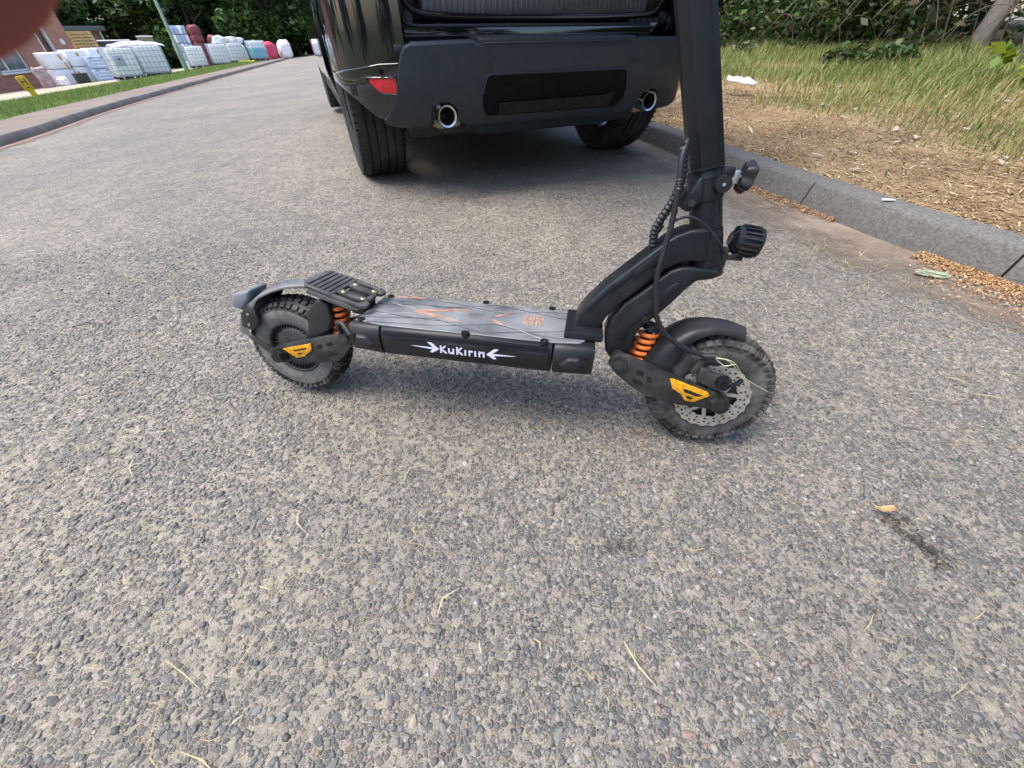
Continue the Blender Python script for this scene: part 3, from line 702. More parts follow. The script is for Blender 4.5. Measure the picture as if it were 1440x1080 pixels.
spring('rear_spring', (-.338, -.012, .158), (-.333, -.012, .228), .0155, .0046, 5)
# brake caliper, lever and frayed cable at the front wheel
cal = MB(); cal.box((.443, -.054, .168), (.05, .018, .026), .004, Matrix.Rotation(R(12), 3, 'Y')); cal.box((.420, -.052, .176), (.02, .014, .030), .003); cal = part(cal, 'brake_caliper', M_blkd)
mb = MB(); mb.cyl((.452, -.062, .171), (.452, -.074, .171), .0135, .012, 26); mb.cyl((.452, -.074, .171), (.452, -.078, .171), .005, n=6); part(mb, 'caliper_cam', M_gloss, cal)
mb = MB(); mb.tube([(.452, -.072, .169), (.468, -.074, .174), (.478, -.074, .186)], .0045, 8); part(mb, 'caliper_arm', M_gloss, cal)
mb = MB(); mb.tube([(.408, -.052, .214), (.428, -.055, .2165)], .0062, 12, sub=0); part(mb, 'cable_ferrule', M_plastic, cal)
M_wire = mat('cable_wire', (.6, .57, .36), .4, metal=.6, var=.2)
for P in ([(.428, -.055, .2165), (.452, -.06, .212), (.478, -.074, .189), (.497, -.082, .158)], [(.428, -.056, .215), (.455, -.068, .216), (.482, -.075, .190), (.524, -.078, .170)], [(.430, -.054, .212), (.446, -.062, .204), (.462, -.066, .210), (.476, -.074, .19)]):
    mb = MB(); mb.tube(P, .0006, 5); part(mb, 'brake_wire', M_wire, cal)
mb = MB(); mb.prism([(.405, .205), (.418, .206), (.414, .186), (.404, .170), (.396, .178)], -.050, -.044, bev=.002); part(mb, 'caliper_bracket', M_blkd, cal)
mb = MB(); mb.cyl((.497, -.082, .160), (.4985, -.0822, .155), .002, n=8); part(mb, 'wire_cap', M_silver, cal)
# cables
M_cable = mat('cable_sleeve', (.014, .015, .017), .45, var=.2, vscale=60)
def ribbed(P, r): mb = MB(); mb.tube(P, r, 12, sub=7, ribs=.24); return mb
part(ribbed([(.300, -.034, .545), (.296, -.042, .519), (.299, -.047, .493), (.300, -.049, .478), (.301, -.05, .438), (.299, -.052, .400), (.297, -.054, .348), (.304, -.056, .310), (.3115, -.057, .281), (.336, -.056, .249), (.372, -.054, .227), (.410, -.052, .2145)], .0052), 'brake_cable', M_cable)
part(ribbed([(.296, -.034, .540), (.300, -.034, .515), (.3035, -.032, .490), (.300, -.024, .463), (.291, -.018, .438), (.284, -.012, .416), (.287, -.008, .392)], .0078), 'wire_loom', M_cable)
part(ribbed([(.292, -.02, .425), (.284, -.008, .400), (.288, .0, .380)], .005), 'wire_loom', M_cable)
mb = MB(); mb.tube([(.301, -.05, .437), (.325, -.05, .4445), (.352, -.05, .433), (.379, -.048, .41), (.400, -.036, .389), (.421, -.02, .388)], .0022, 8); part(mb, 'lamp_wire', M_cable)
# head lamp with cooling fins, pointing forward
lampo = empty('head_lamp', parent=scoot); lx = Vector((1, 0, .05)).normalized()
mb = MB(); mb.lathe([(.0, -.028), (.012, -.028), (.015, -.024), (.0245, -.020), (.0255, -.014), (.0255, .018), (.027, .019), (.027, .026), (.022, .027), (0, .0255)], 40, axis='x'); lb = part(mb, 'lamp_body', M_gloss, lampo)
mb = MB()
for i in range(18):
    a = 2 * math.pi * i / 18; mb.box((.0045, .0270 * math.cos(a), .0270 * math.sin(a)), (.030, .0026, .005), 0, Matrix.Rotation(a, 3, 'X') @ Matrix.Rotation(R(90), 3, 'X'))
part(mb, 'lamp_fins', M_plastic, lampo)
mb = MB(); mb.cyl((.0272, 0, 0), (.0278, 0, 0), .021, n=30); part(mb, 'lamp_lens', mat('lamp_lens', (.35, .36, .38), .1), lampo)
lampo.scale = (.86, .86, .86); lampo.location = (.432, 0, .406); lampo.rotation_euler = (0, R(6), 0)
mb = MB(); mb.box((.404, 0, .378), (.014, .02, .032), .002); mb.box((.420, 0, .378), (.032, .016, .006), .0015); part(mb, 'lamp_bracket', M_plastic)
# rear foot rest with a plate rising to the back
fr = empty('foot_rest', (-.262, 0, .236), parent=scoot); fr.rotation_euler = (0, R(16), 0)
M_foot = mat('foot_rest_grey', (.050, .050, .048), .55, var=.3, vscale=30, bump=.2, bscale=800, dust=(.26, .25, .23), dustamt=.5)
PL = [(-.128, -.040), (-.118, -.052), (-.064, -.056), (-.030, -.052), (.002, -.052), (.012, -.044), (.006, -.022), (.0, -.014), (.0, .014), (.006, .022), (.012, .044), (.002, .052), (-.030, .052), (-.064, .056), (-.118, .052), (-.128, .040)]
mb = MB(); mb.prism([(-.128, -.036), (-.118, -.050), (-.066, -.054), (-.058, -.054), (-.058, .054), (-.066, .054), (-.118, .050), (-.128, .036)], .005, .0135, bev=.0025, axis='z'); part(mb, 'foot_plate', M_foot, fr)
for sy in (-1, 1):
    mb = MB(); mb.prism([(-.060, sy * .043), (-.060, sy * .054), (-.030, sy * .053), (.000, sy * .053), (.012, sy * .045), (.010, sy * .028), (.000, sy * .022), (-.002, sy * .034), (-.008, sy * .044)], .005, .0130, bev=.002, axis='z'); part(mb, 'side_rail', M_foot, fr)
    mb = MB(); mb.prism([(-.060, sy * .012), (-.060, sy * .032), (-.014, sy * .030), (.002, sy * .024), (.002, sy * .012)], .005, .0132, bev=.002, axis='z'); part(mb, 'inner_rail', M_foot, fr)
mb = MB(); mb.box((-.001, 0, .009), (.010, .030, .007), .0015); part(mb, 'cross_bar', M_foot, fr)
for i in range(5):
    mb = MB(); mb.box((-.115 + i * .011, 0, .0142), (.006, .088, .003), .001); part(mb, 'grip_ridge', M_foot, fr)
for sy in (-1, 1):
    mb = MB(); mb.prism([(-.112, -.002), (-.060, -.004), (-.015, -.004), (.0, .002), (-.03, .006), (-.11, .006)], sy * .048, sy * .056, bev=.002); part(mb, 'side_web', M_foot, fr)
    for x in (-.048, -.006):
        mb = MB(); mb.lathe([(0, .0165), (.004, .0165), (.0062, .0148), (.0062, .0128), (0, .0128)], 16, (x, sy * .024, 0), 'z'); part(mb, 'bolt', M_bolt, fr)
mb = MB(); mb.prism([(-.070, -.010), (-.055, .004), (-.004, .004), (.0, -.02), (-.02, -.025)], -.028, .028, bev=.003); part(mb, 'foot_rest_base', M_blkd, fr)
mb = MB(); mb.tube([(-.305, -.060, .182), (-.300, -.075, .212), (-.285, -.080, .216), (-.262, -.092, .196), (-.236, -.094, .176)], .0052, 10); part(mb, 'rear_strap', M_plastic)
# kick stand on the far side
mb = MB(); mb.tube([(-.06, .075, .162), (-.075, .12, .105), (-.085, .176, .040)], .008, 12); part(mb, 'kick_stand', M_blkd)

# ------------------------------------------------------------------ the parked car
M_paint = mat('car_black_paint', (.006, .007, .009), .10, var=.1, vscale=3, coat=1.0, rvar=.3)
M_trim = mat('car_grey_trim', (.016, .024, .031), .42, var=.12, vscale=60, bump=.25, bscale=1500, dust=(.10, .095, .085), dustamt=.10)
M_trimg = mat('car_gloss_trim', (.006, .006, .007), .14, var=.1, coat=.5)
M_under = mat('car_underside', (.02, .019, .018), .8, var=.4, vscale=8, dust=(.10, .085, .07), dustamt=.6)
M_ctyre = mat('car_tyre', (.022, .022, .022), .8, var=.25, vscale=20, bump=.3, bscale=300, dust=(.09, .085, .078), dustamt=.5, spec=.3)
M_chrome = mat('chrome', (.6, .6, .6), .26, metal=1, var=.05)
M_dark = mat('dark_void', (.006, .006, .006), .9, var=.1)
M_redl = mat('red_reflector', (.62, .008, .016), .16, var=.3, vscale=60, coat=.8)
M_heat = mat('heat_shield', (.30, .27, .22), .5, metal=.7, var=.4, vscale=25)
M_ctrim = mat('boot_trim_plastic', (.11, .11, .115), .6, var=.2, vscale=40, bump=.4, bscale=600)
M_glassd = mat('dark_window', (.01, .012, .014), .05, coat=1)
car = empty('parked_car', (.009, 2.851, 0), R(22.27), label='black parked car seen from behind with its boot open', cat='car')
A_, B_, NE = .968, .585, 4.2
def inset(z):      # how far the skin draws in at height z
    if z < .50: return .34 * ((.50 - z) / .30) ** 2 * .5
    return .03 * max(0, (z - .75) / .5) ** 2
def shell(t, z, off=0.0):
    """t in 0..pi, left side to right side round the tail"""
    a, b = A_ - inset(z) * .55 + off, B_ - inset(z) + off
    ct, st = math.cos(t), math.sin(t)
    return (-a * math.copysign(abs(ct) ** (2 / NE), ct), -b * abs(st) ** (2 / NE), z)
def t_of_x(x):
    v = max(-1, min(1, -x / A_)); return math.acos(math.copysign(abs(v) ** (NE / 2), v))
def skin(name, xs, zt_, zb_, off, m, parent=car, nz=10, thick=.012, smooth=60):
    """panel following the tail between the heights zb_(x) and zt_(x), with thickness"""
    mb = MB(); n = len(xs); ts = [t_of_x(x) for x in xs]
    for o_ in (off, off - thick):
        V = []
        for x, t in zip(xs, ts):
            for j in range(nz + 1): V.append(shell(t, zb_(x) + (zt_(x) - zb_(x)) * j / nz, o_))
        F = [(i * (nz + 1) + j, i * (nz + 1) + j + 1, (i + 1) * (nz + 1) + j + 1, (i + 1) * (nz + 1) + j) for i in range(n - 1) for j in range(nz)]
        mb.add(V, F)
    h = n * (nz + 1)
    rim = [i * (nz + 1) for i in range(n)] + [(n - 1) * (nz + 1) + j for j in range(1, nz + 1)] + [i * (nz + 1) + nz for i in range(n - 2, -1, -1)] + [j for j in range(nz - 1, 0, -1)]
    for a, b in zip(rim, rim[1:] + rim[:1]): mb.f.append((a, b, b + h, a + h))
    return mb.build(name, m, parent, smooth)
def lin(P):
    xs = [p[0] for p in P]; ys = [p[1] for p in P]
    return lambda x: float(np.interp(x, xs, ys))
def xr(a, b, n): return list(np.linspace(a, b, n))
def tr(t0, t1, n):      # x samples that are even in t for going round the corner
    out = []
    for t in np.linspace(t0, t1, n):
        ct = math.cos(t); out.append(-A_ * math.copysign(abs(ct) ** (2 / NE), ct))
    return out
# bumper insert in grey plastic, with a notch over each tail pipe
def zb_ins(x):
    ax = abs(x)
    base = float(np.interp(ax, [0, .40, .46, .70, .78, .822], [.305, .305, .300, .318, .322, .338]))
    q = (ax - .555) / .066
    if abs(q) < 1: base = max(base, .362 + .056 * math.sqrt(1 - q * q))
    elif .46 < ax < .64: base = max(base, .325)
    return base
zt_ins = lin([(-.825, .345), (-.79, .372), (-.745, .43), (-.725, .50), (-.70, .575), (-.685, .597), (-.66, .607), (-.40, .612), (-.385, .594), (.385, .594), (.40, .612), (.66, .607), (.685, .597), (.70, .575), (.725, .50), (.745, .43), (.79, .372), (.825, .345)])
xsi = sorted(set(xr(-.822, -.66, 22) + xr(-.66, -.45, 34) + xr(-.45, .45, 31) + xr(.45, .66, 34) + xr(.66, .822, 22)))
ins = skin('bumper_insert', xsi, zt_ins, zb_ins, .022, M_trim, nz=14, thick=.03)
# round-edged cap along the insert's top edge
mb = MB(); P = []
for x in xsi: P.append(shell(t_of_x(x), zt_ins(x), .008))
mb.tube(P, .013, 8, sub=0); part(mb, 'bumper_lip', M_trim, ins)
# glossy lower corners and quarters
for sgn in (-1, 1):
    ts = (.02, 1.05) if sgn < 0 else (math.pi - 1.05, math.pi - .02)
    xs = tr(*ts, 30)
    f = lambda P: (lambda x: float(np.interp(abs(x), [p[0] for p in P], [p[1] for p in P])))
    lc = skin('bumper_corner', xs, f([(.70, .548), (.80, .545), (.93, .522), (.968, .505)]), f([(.70, .33), (.80, .335), (.86, .365), (.92, .43), (.968, .475)]), .004, M_paint, thick=.02)
    skin('quarter_panel', xs, f([(.70, .98), (.968, 1.0)]), f([(.70, .554), (.80, .551), (.93, .528), (.968, .511)]), .0, M_paint, thick=.02, nz=14)
    mb = MB(); mb.tube([shell(t_of_x(x), f([(.70, .551), (.80, .548), (.93, .525), (.968, .508)])(x), .004) for x in xs], .0035, 6, sub=0); part(mb, 'crease_trim', M_trimg, lc)
    x0, x1 = sorted((sgn * .845, sgn * .742))
    rl = skin('red_reflector', xr(x0, x1, 8), (lambda x: .505 - .0 * abs(x)), (lambda x: float(np.interp(abs(x), [.742, .81, .845], [.452, .455, .492]))), .010, M_redl, nz=4, thick=.012)
    mb = MB(); P = [shell(t_of_x(x), .506, .010) for x in xr(sgn * .850, sgn * .740, 8)] + [shell(t_of_x(x), float(np.interp(abs(x), [.740, .81, .850], [.449, .451, .492])), .010) for x in xr(sgn * .740, sgn * .850, 8)]
    P.append(P[0]); mb.tube(P, .0035, 6, sub=0); part(mb, 'reflector_rim', M_trimg, rl)
    mb = MB(); p = shell(t_of_x(sgn * .795), .527, .006); mb.cyl(p, (p[0], p[1] - .004, p[2]), .010, n=18); part(mb, 'parking_sensor', M_trimg, lc)
    x0, x1 = sorted((sgn * .925, sgn * .905))
    skin('corner_slot', xr(x0, x1, 3), lambda x: .475, lambda x: .44, .006, M_dark, lc, nz=2, thick=.004)
    x0, x1 = sorted((sgn * .948, sgn * .80))
    skin('tail_lamp', xr(x0, x1, 10), lambda x: .99, lambda x: .83, .006, M_redl, nz=4, thick=.02)
for x in (-.345, .395):
    p = shell(t_of_x(x), .537, .022); mb = MB(); mb.cyl((p[0], p[1] + .003, p[2]), (p[0], p[1] - .003, p[2]), .012, n=20); s_ = part(mb, 'parking_sensor', M_trimg, ins)
# gloss plate recess in the middle
zt_p = lin([(-.375, .44), (-.365, .492), (-.345, .508), (.345, .508), (.365, .492), (.375, .44)])
zb_p = lin([(-.375, .385), (-.36, .352), (.36, .352), (.375, .385)])
pl = skin('plate_panel', xr(-.375, .375, 40), zt_p, zb_p, .0255, mat('plate_panel_black', (.004, .004, .005), .3, var=.1, spec=.12), nz=8, thick=.01)
mb = MB(); P = [shell(t_of_x(x), zt_p(x), .026) for x in xr(-.375, .375, 40)]; mb.tube(P, .0045, 6, sub=0); part(mb, 'panel_edge', M_trim, pl)
skin('tow_cover', xr(-.30, .30, 24), lin([(-.30, .402), (.26, .408), (.30, .42)]), lin([(-.30, .358), (.30, .358)]), .034, M_dark, pl, nz=4, thick=.012)
skin('lower_valance', xr(-.43, .43, 30), lin([(-.43, .315), (.43, .315)]), lin([(-.43, .275), (-.38, .262), (.38, .262), (.43, .275)]), -.012, M_trim, nz=5, thick=.02)
# tail pipes
for x in (-.548, .572):
    y = shell(t_of_x(x), .36)[1]
    mb = MB(); mb.lathe([(.034, .10), (.036, -.028), (.043, -.032), (.0455, -.026), (.046, .12)], 36, (x, y, .362)); tp = part(mb, 'tail_pipe', M_chrome, car)
    mb = MB(); mb.lathe([(0, .06), (.0345, .06), (.0345, -.02)], 30, (x, y, .362)); part(mb, 'pipe_bore', M_dark, tp)
    mb = MB(); mb.prism([(x - .085, .330), (x - .02, .300), (x + .08, .305), (x + .105, .330), (x + .10, .372), (x - .08, .372)], y + .06, y + .10, bev=.01); part(mb, 'heat_shield', M_heat, tp)
    mb = MB(); mb.tube([(x, y + .10, .362), (x, y + .35, .35), (x * .8, y + .7, .33)], .03, 12); part(mb, 'exhaust_pipe', M_heat, tp)
# step pad, sill and boot opening
mb = MB(); V = []; nn = 30
P0 = [shell(t_of_x(x), .60, .020) for x in xr(-.385, .385, nn)]
mbp = MB(); V = []
for p in P0: V += [(p[0], p[1], .590), (p[0], p[1] + .002, .621), (p[0], p[1] + .008, .627), (p[0], -.44, .635), (p[0], -.44, .59)]
F = []
for i in range(nn - 1):
    for j in range(5): F.append((i * 5 + j, i * 5 + (j + 1) % 5, (i + 1) * 5 + (j + 1) % 5, (i + 1) * 5 + j))
F += [(0, 1, 2, 3, 4), tuple(range((nn - 1) * 5, nn * 5))[::-1]]
mbp.add(V, F); pad = part(mbp, 'step_pad', M_trim, car)
mb = MB()
for i in range(64):
    for j in range(2):
        x = -.372 + .744 * (i + .5 * j) / 64; y = shell(t_of_x(x), .60, .020)[1]; mb.box((x, y - .0005, .5985 + j * .0115), (.0085, .004, .0085), .0015, Matrix.Rotation(R(45), 3, 'Y'), 1)
o = part(mb, 'tread_studs', M_trim, pad); o['kind'] = 'stuff'
for sgn in (-1, 1):
    mb = MB(); a, b = sorted((sgn * .39, sgn * .735)); mb.prism([(a, -.50 if sgn > 0 else -.44), (b, -.44 if sgn > 0 else -.50), (b, -.40), (a, -.40)] if False else [(a, -.545), (b, -.545), (b, -.40), (a, -.40)], .585, .612, bev=.006, axis='z'); part(mb, 'bumper_ledge', M_trim, car)
mb = MB(); mb.prism([(-.735, .60), (-.735, .72), (-.66, .675), (-.5, .668), (.5, .668), (.66, .675), (.735, .72), (.735, .60)], -.445, -.40, bev=.004); sill = part(mb, 'boot_sill', M_paint, car)
mb = MB(); mb.box((0, -.452, .632), (1.42, .014, .010), .003); part(mb, 'sill_moulding', M_trimg, sill)
mb = MB(); mb.box((0, -.430, .6655), (1.16, .04, .012), .004); part(mb, 'sill_strip', M_trim, sill)
for sgn in (-1, 1):
    mb = MB(); mb.lathe([(0, -.459), (.010, -.461), (.013, -.456), (.020, -.458), (.022, -.450), (.022, -.44)], 24, (sgn * .645, 0, .690)); part(mb, 'rubber_stop', M_trim, sill)
# rubber seal round the boot opening
SEAL = [(-.64, -.36, 1.30), (-.68, -.39, 1.0), (-.685, -.41, .82), (-.64, -.425, .735), (-.56, -.43, .702), (-.3, -.432, .692), (0, -.433, .690), (.3, -.432, .692), (.56, -.43, .702), (.64, -.425, .735), (.685, -.41, .82), (.68, -.39, 1.0), (.64, -.36, 1.30)]
mb = MB(); mb.tube(SEAL, .0125, 10); part(mb, 'boot_seal', M_trimg, car)
mb = MB(); mb.box((0, -.395, .728), (1.14, .03, .075), .01); trimb = part(mb, 'boot_threshold', M_ctrim, car)
for i in range(44):
    if i in (21, 22): continue
    mb = MB(); mb.box((-.545 + 1.09 * i / 43, -.412, .735), (.009, .008, .052), .003, seg=1); part(mb, 'threshold_rib', M_ctrim, trimb)
mb = MB(); mb.box((0, .15, .745), (1.15, 1.05, .02)); part(mb, 'boot_floor', M_under, car)
for sgn in (-1, 1):
    mb = MB(); mb.box((sgn * .655, .1, 1.0), (.13, .95, .62), .02); part(mb, 'boot_side_trim', M_under, car)
    # jamb between quarter panel and opening
    mb = MB(); mb.prism([(sgn * .70, .60), (sgn * .74, .62), (sgn * .74, 1.3), (sgn * .66, 1.4), (sgn * .69, .80)], -.47, -.36, bev=.008); part(mb, 'boot_jamb', M_paint, car)
mb = MB(); mb.box((0, .66, 1.05), (1.2, .05, .7), .02); part(mb, 'rear_seat', M_under, car)
# body sides, roof and glass ahead of the tail (mostly hidden behind the tail)
for sgn in (-1, 1):
    V = []; F = []; ys = np.linspace(-.03, 3.75, 90)
    def low(y):
        for c in (.20, 3.12):
            if abs(y - c) < .43: return max(.27, .36 + math.sqrt(max(0, .43 ** 2 - (y - c) ** 2)) - .02)
        return .30
    nz = 12
    for y in ys:
        zl = low(y)
        for j in range(nz + 1):
            z = zl + (1.02 - zl) * j / nz; fl = .012 * math.exp(-((y - .2) / .5) ** 2) + .012 * math.exp(-((y - 3.12) / .5) ** 2)
            V.append((sgn * (A_ - inset(z) * .55 + fl - .10 * max(0, (y - 3.0) / .75) ** 2), y, z))
    for i in range(len(ys) - 1):
        for j in range(nz): F.append((i * (nz + 1) + j, i * (nz + 1) + j + 1, (i + 1) * (nz + 1) + j + 1, (i + 1) * (nz + 1) + j))
    mb = MB(); mb.add(V, F); part(mb, 'body_side', M_paint, car, 50)
    mb = MB(); mb.prism([(-.36, 1.0), (2.2, 1.02), (1.55, 1.62), (.1, 1.66), (-.22, 1.6)], sgn * .90, sgn * .76, bev=0); part(mb, 'side_window', M_glassd, car)
mb = MB(); mb.prism([(-.30, 1.60), (.2, 1.72), (1.2, 1.73), (1.7, 1.64), (1.65, 1.60), (.2, 1.63), (-.28, 1.57)], -.74, .74, bev=.0, axis='x'); part(mb, 'roof', M_paint, car)
mb = MB(); mb.prism([(2.2, .98), (3.5, .93), (3.85, .80), (3.95, .45), (3.85, .3), (2.2, .3)], -.86, .86, bev=.05, axis='x'); part(mb, 'bonnet', M_paint, car)
mb = MB(); mb.prism([(1.55, 1.64), (2.25, 1.0), (2.2, .98), (1.5, 1.60)], -.74, .74, axis='x'); part(mb, 'windscreen', M_glassd, car)
mb = MB(); mb.prism([(-.30, 1.66), (-.35, 1.60), (-1.0, 2.05), (-1.05, 2.12), (-.95, 2.14)], -.66, .66, bev=.02, axis='x'); part(mb, 'tailgate', M_paint, car)
mb = MB(); mb.box((0, 1.7, .27), (1.36, 4.0, .06), .02); mb.box((0, 1.65, .27), (1.86, 2.0, .07), .02); mb.box((0, -.22, .335), (1.1, .44, .06), .03); mb.cyl((-.5, .05, .30), (.5, .05, .30), .09, n=20); part(mb, 'underbody', M_under, car)
mb = MB(); mb.box((-.50, -.30, .30), (.10, .30, .05), .02); mb.box((-.30, -.15, .275), (.06, .18, .09), .02); part(mb, 'tow_bar_bracket', M_under, car)
def car_wheel(x, y, sgn):
    r, hw = .385, .130; wh = empty('wheel', (x, y, r - .006), parent=car)
    pr = [(.25, -.105), (.30, -.128), (.345, -.130), (.372, -.120), (r - .002, -.100)]
    for g in (-.066, -.024, .024, .066): pr += [(r, g - .0085), (r, g - .0045), (r - .010, g - .004), (r - .010, g + .004), (r, g + .0045)]
    pr += [(r, .10), (.372, .12), (.345, .13), (.30, .128), (.25, .105)]
    mb = MB(); mb.lathe(pr, 72, axis='x'); ty = mb.build('tyre', M_ctyre, wh, 30)
    mb = MB()
    for i in range(72):
        a = 2 * math.pi * i / 72
        for s2 in (-1, 1): mb.box((s2 * .108, (r - .006) * math.cos(a), (r - .006) * math.sin(a)), (.030, .004, .006), 0, Matrix.Rotation(a, 3, 'X'))
    mb.build('sipes', M_dark, ty, 0)['kind'] = 'stuff'
    mb = MB(); mb.lathe([(.255, -.10), (.245, -.09), (.235, .0), (.245, .09), (.255, .10)], 48, axis='x')
    for i in range(5):
        a = 2 * math.pi * i / 5; mb.box((sgn * .07, .12 * math.cos(a), .12 * math.sin(a)), (.03, .24, .05), .008, Matrix.Rotation(a, 3, 'X'))
    mb.lathe([(0, sgn * .085), (.06, sgn * .085), (.07, sgn * .05)], 24, axis='x'); mb.build('rim', mat('rim_grey', (.2, .2, .21), .3, metal=.8), wh)
for x, sg in ((-.815, -1), (.815, 1)):
    for y in (.16, 3.10): car_wheel(x, y, sg)

# ------------------------------------------------------------------ vegetation
def leaf_cloud(C, size, flat=.35, k=1.7):
    """rhombic leaves at the points C with random facing; returns quads"""
    n = len(C); s = size * rng.uniform(.6, 1.4, n)[:, None]
    d = rng.normal(0, 1, (n, 3)); d[:, 2] = d[:, 2] * .6 - .15; d /= np.linalg.norm(d, axis=1)[:, None]
    u = rng.normal(0, 1, (n, 3)); u[:, 2] = np.abs(u[:, 2]) + flat; u /= np.linalg.norm(u, axis=1)[:, None]
    w_ = np.cross(d, u); w_ /= np.linalg.norm(w_, axis=1)[:, None] + 1e-9
    b = np.cross(w_, d)
    V = np.stack([C - d * s * .5 * k, C + w_ * s * .42 + b * s * .12, C + d * s * .5 * k, C - w_ * s * .42 + b * s * .12], 1)
    F = np.arange(n * 4).reshape(n, 4)
    return V.reshape(-1, 3), F
def clump_points(centers, radii, per, squash=.8):
    out = []
    for c, r in zip(centers, radii):
        d = rng.normal(0, 1, (per, 3)); d /= np.linalg.norm(d, axis=1)[:, None]
        q = rng.uniform(.25, 1, per) ** .45
        out.append(np.array(c) + d * (q * r)[:, None] * [1, 1, squash])
    return np.concatenate(out)
def blades(P, h, wd, lean=.35):
    """grass blades: P (n,3) roots, h (n,) heights; 5 verts each as two quads -> quad + quad tip"""
    n = len(P); a = rng.uniform(0, 6.283, n); f = np.stack([np.cos(a), np.sin(a), 0 * a], 1); sd_ = np.stack([-np.sin(a), np.cos(a), 0 * a], 1)
    ln = (rng.uniform(0, lean, n) * h)[:, None]; up = np.array([0, 0, 1.0])
    w0 = (wd * rng.uniform(.6, 1.3, n))[:, None]; hh = h[:, None]
    m1 = P + up * hh * .55 + f * ln * .35; t = P + up * hh * .95 + f * ln * 1.2
    V = np.stack([P - sd_ * w0 / 2, P + sd_ * w0 / 2, m1 + sd_ * w0 * .4, m1 - sd_ * w0 * .4, t + sd_ * w0 * .06, t - sd_ * w0 * .06], 1).reshape(-1, 3)
    b = (np.arange(n) * 6)[:, None]
    F = np.concatenate([b + [0, 1, 2, 3], b + [3, 2, 4, 5]], 0)
    return V, F
M_grass = leafmat('grass_blade', [(0, (.08, .13, .022)), (.3, (.15, .22, .04)), (.55, (.24, .30, .075)), (.75, (.37, .36, .13)), (1, (.52, .44, .23))], .3, .5)
M_grassL = leafmat('grass_blade_left', [(0, (.10, .17, .03)), (.4, (.17, .26, .05)), (.75, (.28, .34, .10)), (1, (.46, .42, .2))], .3, .5)
M_straw = leafmat('dry_straw', [(0, (.28, .2, .1)), (.5, (.5, .39, .2)), (1, (.6, .52, .33))], .1, .6)
M_leafh = leafmat('hedge_leaf', [(0, (.018, .035, .010)), (.4, (.035, .07, .016)), (.66, (.06, .11, .025)), (.84, (.10, .14, .04)), (.9, (.11, .085, .045)), (1, (.16, .12, .06))], .25)
M_leaft = leafmat('tree_leaf', [(0, (.020, .042, .012)), (.45, (.04, .085, .02)), (.8, (.07, .13, .03)), (1, (.11, .17, .045))], .25)
M_bark = mat('bark', (.13, .105, .08), .9, var=.45, vscale=14, bump=.9, bscale=40, spec=.2)
M_twig = mat('dry_twig', (.20, .145, .095), .85, var=.5, vscale=3)

VO = [(.12, .095), (.2, .118), (.6, .135), (1.2, .165), (2.0, .205), (3.0, .26), (4.2, .33), (6.5, .42), (12, .5), (40, .7)]
def verge_pts(n, d0, d1, s0, s1, power=1.0):
    """random points on the right verge: d metres from the kerb, s index range along it"""
    s = rng.uniform(s0, s1, n); i = (s * 10).astype(int).clip(0, len(RK) - 2); fr_ = (s * 10 - i)[:, None]
    d = d0 + (d1 - d0) * rng.uniform(0, 1, n) ** power
    P = RK[i] * (1 - fr_) + RK[i + 1] * fr_ + (RN[i] * (1 - fr_) + RN[i + 1] * fr_) * d[:, None]; z = zt(P[:, 0], P[:, 1]) + np.interp(d, [a for a, _ in VO], [b for _, b in VO])
    nz = np.array([mnoise.noise((x * 1.3, y * 1.3, 0.)) for x, y in P])
    return np.column_stack([P, z]), d, np.array([mnoise.noise((x * .9, y * .9, 5.)) for x, y in P])
arcs = lambda y: float(np.interp(y, RK[:, 1], np.arange(len(RK)) * .1))
S0, S1 = arcs(-1.5), arcs(14)
# tall green grass in front of the undergrowth
P, d, nz = verge_pts(130000, .8, 4.8, S0, S1, .8); keep = rng.uniform(0, 1, len(P)) < np.clip((d - 1.0) / 2.4 + nz * 1.7, .12, 1); P, d, nz = P[keep], d[keep], nz[keep]
V, F = blades(P, (.025 + .105 * np.clip((d - 1.0) / 2.6, 0, 1)) * rng.uniform(.4, 1.4, len(P)) * (1 + .5 * nz), .005 + .0015 * (d > 2), .9)
props(big_mesh('tall_grass', V, F, M_grass), 'tall green grass below the undergrowth', 'grass', kind='stuff')
# sparse tufts on the trodden strip by the kerb
P, d, nz = verge_pts(26000, .16, 1.5, S0, S1); keep = rng.uniform(0, 1, len(P)) < np.clip(nz * 2.2 - .1, .02, .9); P, d = P[keep], d[keep]
V, F = blades(P, rng.uniform(.015, .05, len(P)), .004, .8)
props(big_mesh('short_grass', V, F, M_grass), 'short sparse grass tufts beside the kerb', 'grass', kind='stuff')
# straw, chips and dead leaves lying flat
def litter(P, ln, wd, m, name, label):
    n = len(P); a = rng.uniform(0, 6.283, n); tilt = rng.normal(0, .22, n)
    f = np.stack([np.cos(a), np.sin(a), tilt], 1); s_ = np.stack([-np.sin(a), np.cos(a), rng.normal(0, .2, n)], 1)
    l_ = ln[:, None] / 2; w_ = (wd if np.ndim(wd) else np.full(n, wd))[:, None] / 2
    P = P + [0, 0, .004]; bow = np.stack([-np.sin(a), np.cos(a), 0 * a], 1) * (ln * rng.normal(0, .12, n))[:, None]
    V = np.stack([P - f * l_ - s_ * w_ * .4, P - f * l_ + s_ * w_ * .4, P + bow + s_ * w_ + [0, 0, .002], P + bow - s_ * w_ + [0, 0, .002], P + f * l_ + s_ * w_ * .3, P + f * l_ - s_ * w_ * .3], 1).reshape(-1, 3)
    b = (np.arange(n) * 6)[:, None]; F = np.concatenate([b + [0, 1, 2, 3], b + [3, 2, 4, 5]], 0)
    return props(big_mesh(name, V, F, m), label, name.split('_')[-1], kind='stuff')
